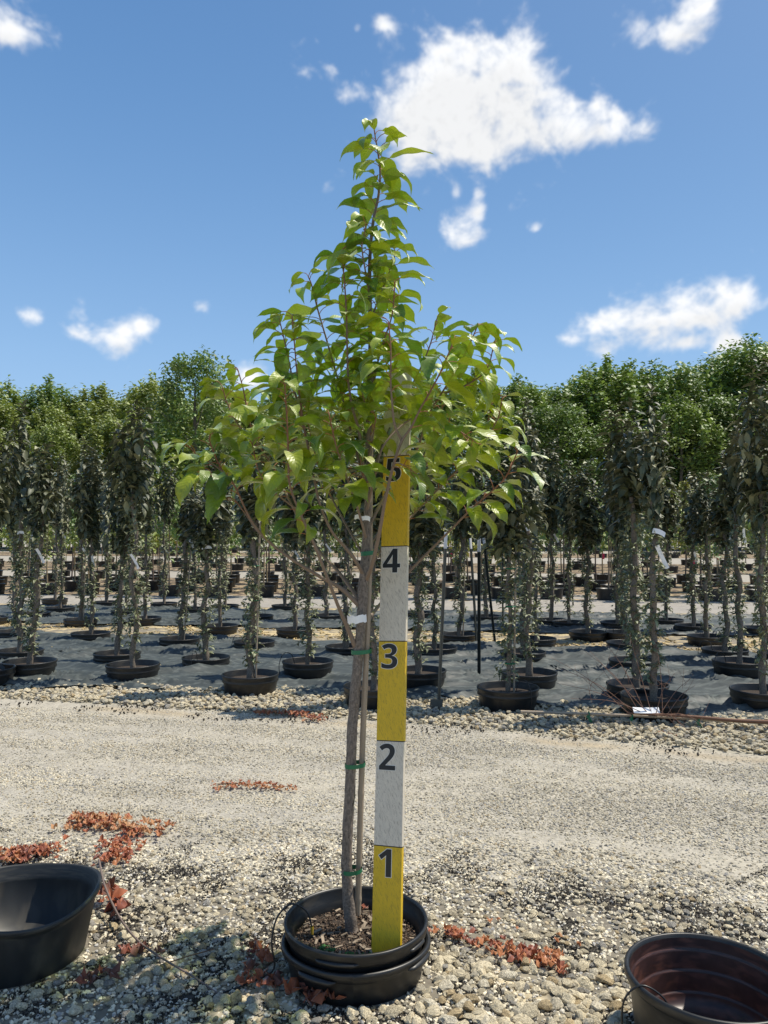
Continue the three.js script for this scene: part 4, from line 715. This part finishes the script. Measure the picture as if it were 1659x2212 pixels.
const bedMat = std({ map: tex(256, 256, (x, y, o) => { const f = fbm2(x / 30, y / 30, 4), k = smooth(f, -0.1, 0.35), m = 1 + 0.3 * n2(x / 4, y / 4); o[0] = toS(lerp(0.12, 0.40, k) * m); o[1] = toS(lerp(0.085, 0.31, k) * m); o[2] = toS(lerp(0.06, 0.18, k) * m); }, { repeat: [0.35, 0.35] }), roughness: 1 });
blocks.forEach((bl, bi) => {
  const d0 = bl.rows[0] - 0.7, d1 = bl.rows.at(-1) + 0.9, hw = d1 * 0.62 + 2, s = new Soup();
  s.add([[-hw, 0, -(d0 + 0.13 * hw)], [hw, 0, -(d0 - 0.13 * hw)], [hw, 0, -(d1 - 0.13 * hw)], [-hw, 0, -(d1 + 0.13 * hw)]], [0, 1, 2, 0, 2, 3], [[-hw, d0], [hw, d0], [hw, d1], [-hw, d1]]);
  const bed = new THREE.Mesh(s.build(), bedMat); bed.name = 'mulch_bed_' + ['near', 'middle', 'far'][bi]; bed.position.y = -0.004; scene.add(structure(bed));
  bl.rows.forEach((d, ri) => {
    const w = d * 0.535, off = fr();
    for (let x = -w + off * 0.5; x < w; x += bl.gap * (0.85 + fr() * 0.3)) {
      if (fr() < 0.07) continue;
      const t = thing('potted_tree', bl.label, 'tree', bl.group), drift = Math.floor((x / w + 1) * 2.2 + ri * 0.5) % 4;
      t.position.set(x, 0, -(d - 0.13 * x + (fr() - 0.5) * 0.5));
      const pot = part('pot', farPot, potMat, t), tr = part('trunk', farTrunk, farMats[(bi + ri + (fr() * 2 | 0)) % 3], t), tone = fr() < 0.7 ? drift : fr() * 4 | 0;
      const cr = part('crown', bl.geo[bl.geo === lightCrowns ? tone * 2 + (fr() * 2 | 0) : tone], lightLeaf, t), q = 0.85 + fr() * 0.4; cr.scale.set(q, 0.86 + fr() * 0.26, q); cr.rotation.y = fr() * 6.28; tr.rotation.y = fr() * 6; 
      if (bi === 0 && fr() < 0.08) { const m = part('pink_ribbon', new THREE.PlaneGeometry(0.06, 0.16), pinkMat, t); m.position.set(0.02, 0.75, 0.04); }
    }
  });
});

// ---------------------------------------------------------------- wood behind the nursery
const woodMat = phys({ vertexColors: true, roughness: 0.6, transmission: 0.45, thickness: 0, side: THREE.DoubleSide });
function woodCrown(seed, { H: h, R, bottom, tone, n, size, spiky }) {
  const r = rng(seed), s = new Soup(), v = V(), cl = [];
  const N = 90;
  for (let k = 0; k < N; k++) {
    const t = Math.pow((k + 0.5) / N, 0.85), a = k * 2.4 + r(), prof = Math.pow(Math.sin(Math.PI * (0.12 + 0.80 * t)), 0.7) * (1 - 0.22 * t), q = R * prof * (0.55 + 0.5 * r());
    cl.push([Math.cos(a) * q, lerp(bottom, h * 0.95, t) + (r() - 0.5) * 0.9, Math.sin(a) * q, R * (0.20 + 0.16 * r()), 0.72 + 0.5 * r()]);
  }
  if (spiky) for (let k = 0; k < 60; k++) { const a = r() * 6.28, q = R * 0.95 * Math.sqrt(r()), y = h * (0.66 + 0.32 * (1 - q / R)); cl.push([Math.cos(a) * q, y + 0.5, Math.sin(a) * q, R * 0.07, 1.1, 1]); }
  for (let i = 0; i < n; i++) {
    const c = cl[i % cl.length], sp = c[5] ? 4.2 : 0.75, u = r() * 2 - 1, a = r() * 6.28, rr = c[3] * Math.pow(r(), 0.45), w = Math.sqrt(1 - u * u);
    v.set(c[0] + Math.cos(a) * w * rr, c[1] + u * rr * sp, c[2] + Math.sin(a) * w * rr);
    const g = c[4] * (0.7 + r() * 0.6), z = size * (0.6 + r() * 0.8), yaw = r() * 6.28, pt = -0.2 + (r() - 0.5) * 1.6, cx = Math.cos(yaw), sx = Math.sin(yaw), cp = Math.cos(pt), sq = Math.sin(pt);
    const f = [cx * cp, sq, sx * cp], l = [-sx, (r() - 0.5) * 0.6, cx];
    s.add([[v.x, v.y, v.z], [v.x + (f[0] * 0.5 + l[0] * 0.34) * z, v.y + (f[1] * 0.5 + l[1] * 0.34) * z + 0.1 * z, v.z + (f[2] * 0.5 + l[2] * 0.34) * z], [v.x + f[0] * z, v.y + f[1] * z, v.z + f[2] * z], [v.x + (f[0] * 0.5 - l[0] * 0.34) * z, v.y + (f[1] * 0.5 - l[1] * 0.34) * z + 0.1 * z, v.z + (f[2] * 0.5 - l[2] * 0.34) * z]], [0, 1, 2, 0, 2, 3], null, [tone[0] * g, tone[1] * g, tone[2] * g]);
  }
  return s.build();
}
const woodKinds = [
  woodCrown(2001, { H: 15, R: 4.6, bottom: 1.2, tone: [0.28, 0.35, 0.075], n: 12000, size: 0.33, spiky: true }),
  woodCrown(2002, { H: 15, R: 4.2, bottom: 1.0, tone: [0.285, 0.34, 0.07], n: 12000, size: 0.33, spiky: true }),
  woodCrown(2003, { H: 15, R: 4.8, bottom: 1.5, tone: [0.21, 0.31, 0.065], n: 12000, size: 0.34, spiky: false }),
  woodCrown(2004, { H: 15, R: 4.4, bottom: 0.8, tone: [0.24, 0.33, 0.065], n: 12000, size: 0.34, spiky: true }),
];
const limeCrown = woodCrown(2005, { H: 7, R: 2.6, bottom: 0.4, tone: [0.26, 0.34, 0.04], n: 3000, size: 0.3, spiky: false });
const woodTrunkGeo = (() => { const s = new Soup(); tube(s, [V(0, -0.2, 0), V(0.1, 4, 0), V(-0.1, 9, 0.1), V(0, 12.5, 0)], (t) => lerp(0.28, 0.05, t), 14, 8); for (let k = 0; k < 7; k++) { const a = k * 2.4, y = 3 + k * 1.2; tube(s, [V(0, y, 0), V(Math.cos(a) * 1.5, y + 1.1, Math.sin(a) * 1.5), V(Math.cos(a) * 3, y + 2.4, Math.sin(a) * 3)], (t) => lerp(0.10, 0.02, t), 6, 5); } return s.build(); })();
const woodTrunkMat = std({ color: rgb(0.12, 0.10, 0.08), roughness: 0.9 });
const wr = rng(8080), WOOD = 'trees of the wood behind the nursery';
function woodTree(x, d, h, kind, label, wide = 1) {
  const t = thing('wood_tree', label, 'tree', WOOD), k = h / 15; t.position.set(x, 0, -d); t.rotation.y = wr() * 6.28;
  const tr = part('trunk', woodTrunkGeo, woodTrunkMat, t); tr.scale.set(k, k, k);
  const c = part('crown', kind, woodMat, t); c.scale.set(k * wide, k, k * wide); return t;
}
const SKYLINE = [[-60, 16.0], [-36, 15.6], [-28, 16.2], [-22, 16], [-12, 15.4], [0, 15.5], [10, 17.2], [16, 17.8], [24, 18.2], [30, 18.6], [36, 20.2], [42, 21.5], [60, 22]];
const skyline = (x) => { for (let i = 1; i < SKYLINE.length; i++) if (x < SKYLINE[i][0]) { const [a, p] = SKYLINE[i - 1], [b, q] = SKYLINE[i]; return lerp(p, q, (x - a) / (b - a)); } return 19; };
for (const [d, gap, q] of [[70, 4.6, 0.80], [77, 5.0, 0.98], [85, 6, 1.02]]) for (let x = -d * 0.56; x < d * 0.56; x += gap * (0.8 + wr() * 0.4)) {
  const h = skyline(x * 75 / d) * q * (d / 77) * (0.90 + wr() * 0.12), leftSide = x < 2;
  woodTree(x, d + (wr() - 0.5) * 3, h, leftSide ? woodKinds[wr() < 0.75 ? (wr() * 2 | 0) : 3] : woodKinds[2 + (wr() * 2 | 0)], leftSide ? 'feathery yellow green tree with upright shoots in the wood' : 'dense mid green broadleaf tree in the wood', 0.95 + wr() * 0.25);
}
woodTree(-15.2, 63, 16.2, woodKinds[2], 'rounded dark tree standing out above the feathery wood', 0.82);
{ const t = thing('wood_tree', 'low lime green tree in front of the rounded dark tree', 'tree'); t.position.set(-16.5, 0, -60); const tr = part('trunk', woodTrunkGeo, woodTrunkMat, t); tr.scale.setScalar(0.45); const c = part('crown', limeCrown, woodMat, t); c.scale.set(1.2, 1.35, 1.2); }

layStones();
scene.traverse((o) => { if (o.isMesh) { o.castShadow = true; o.receiveShadow = true; } });
renderer.render(scene, camera);
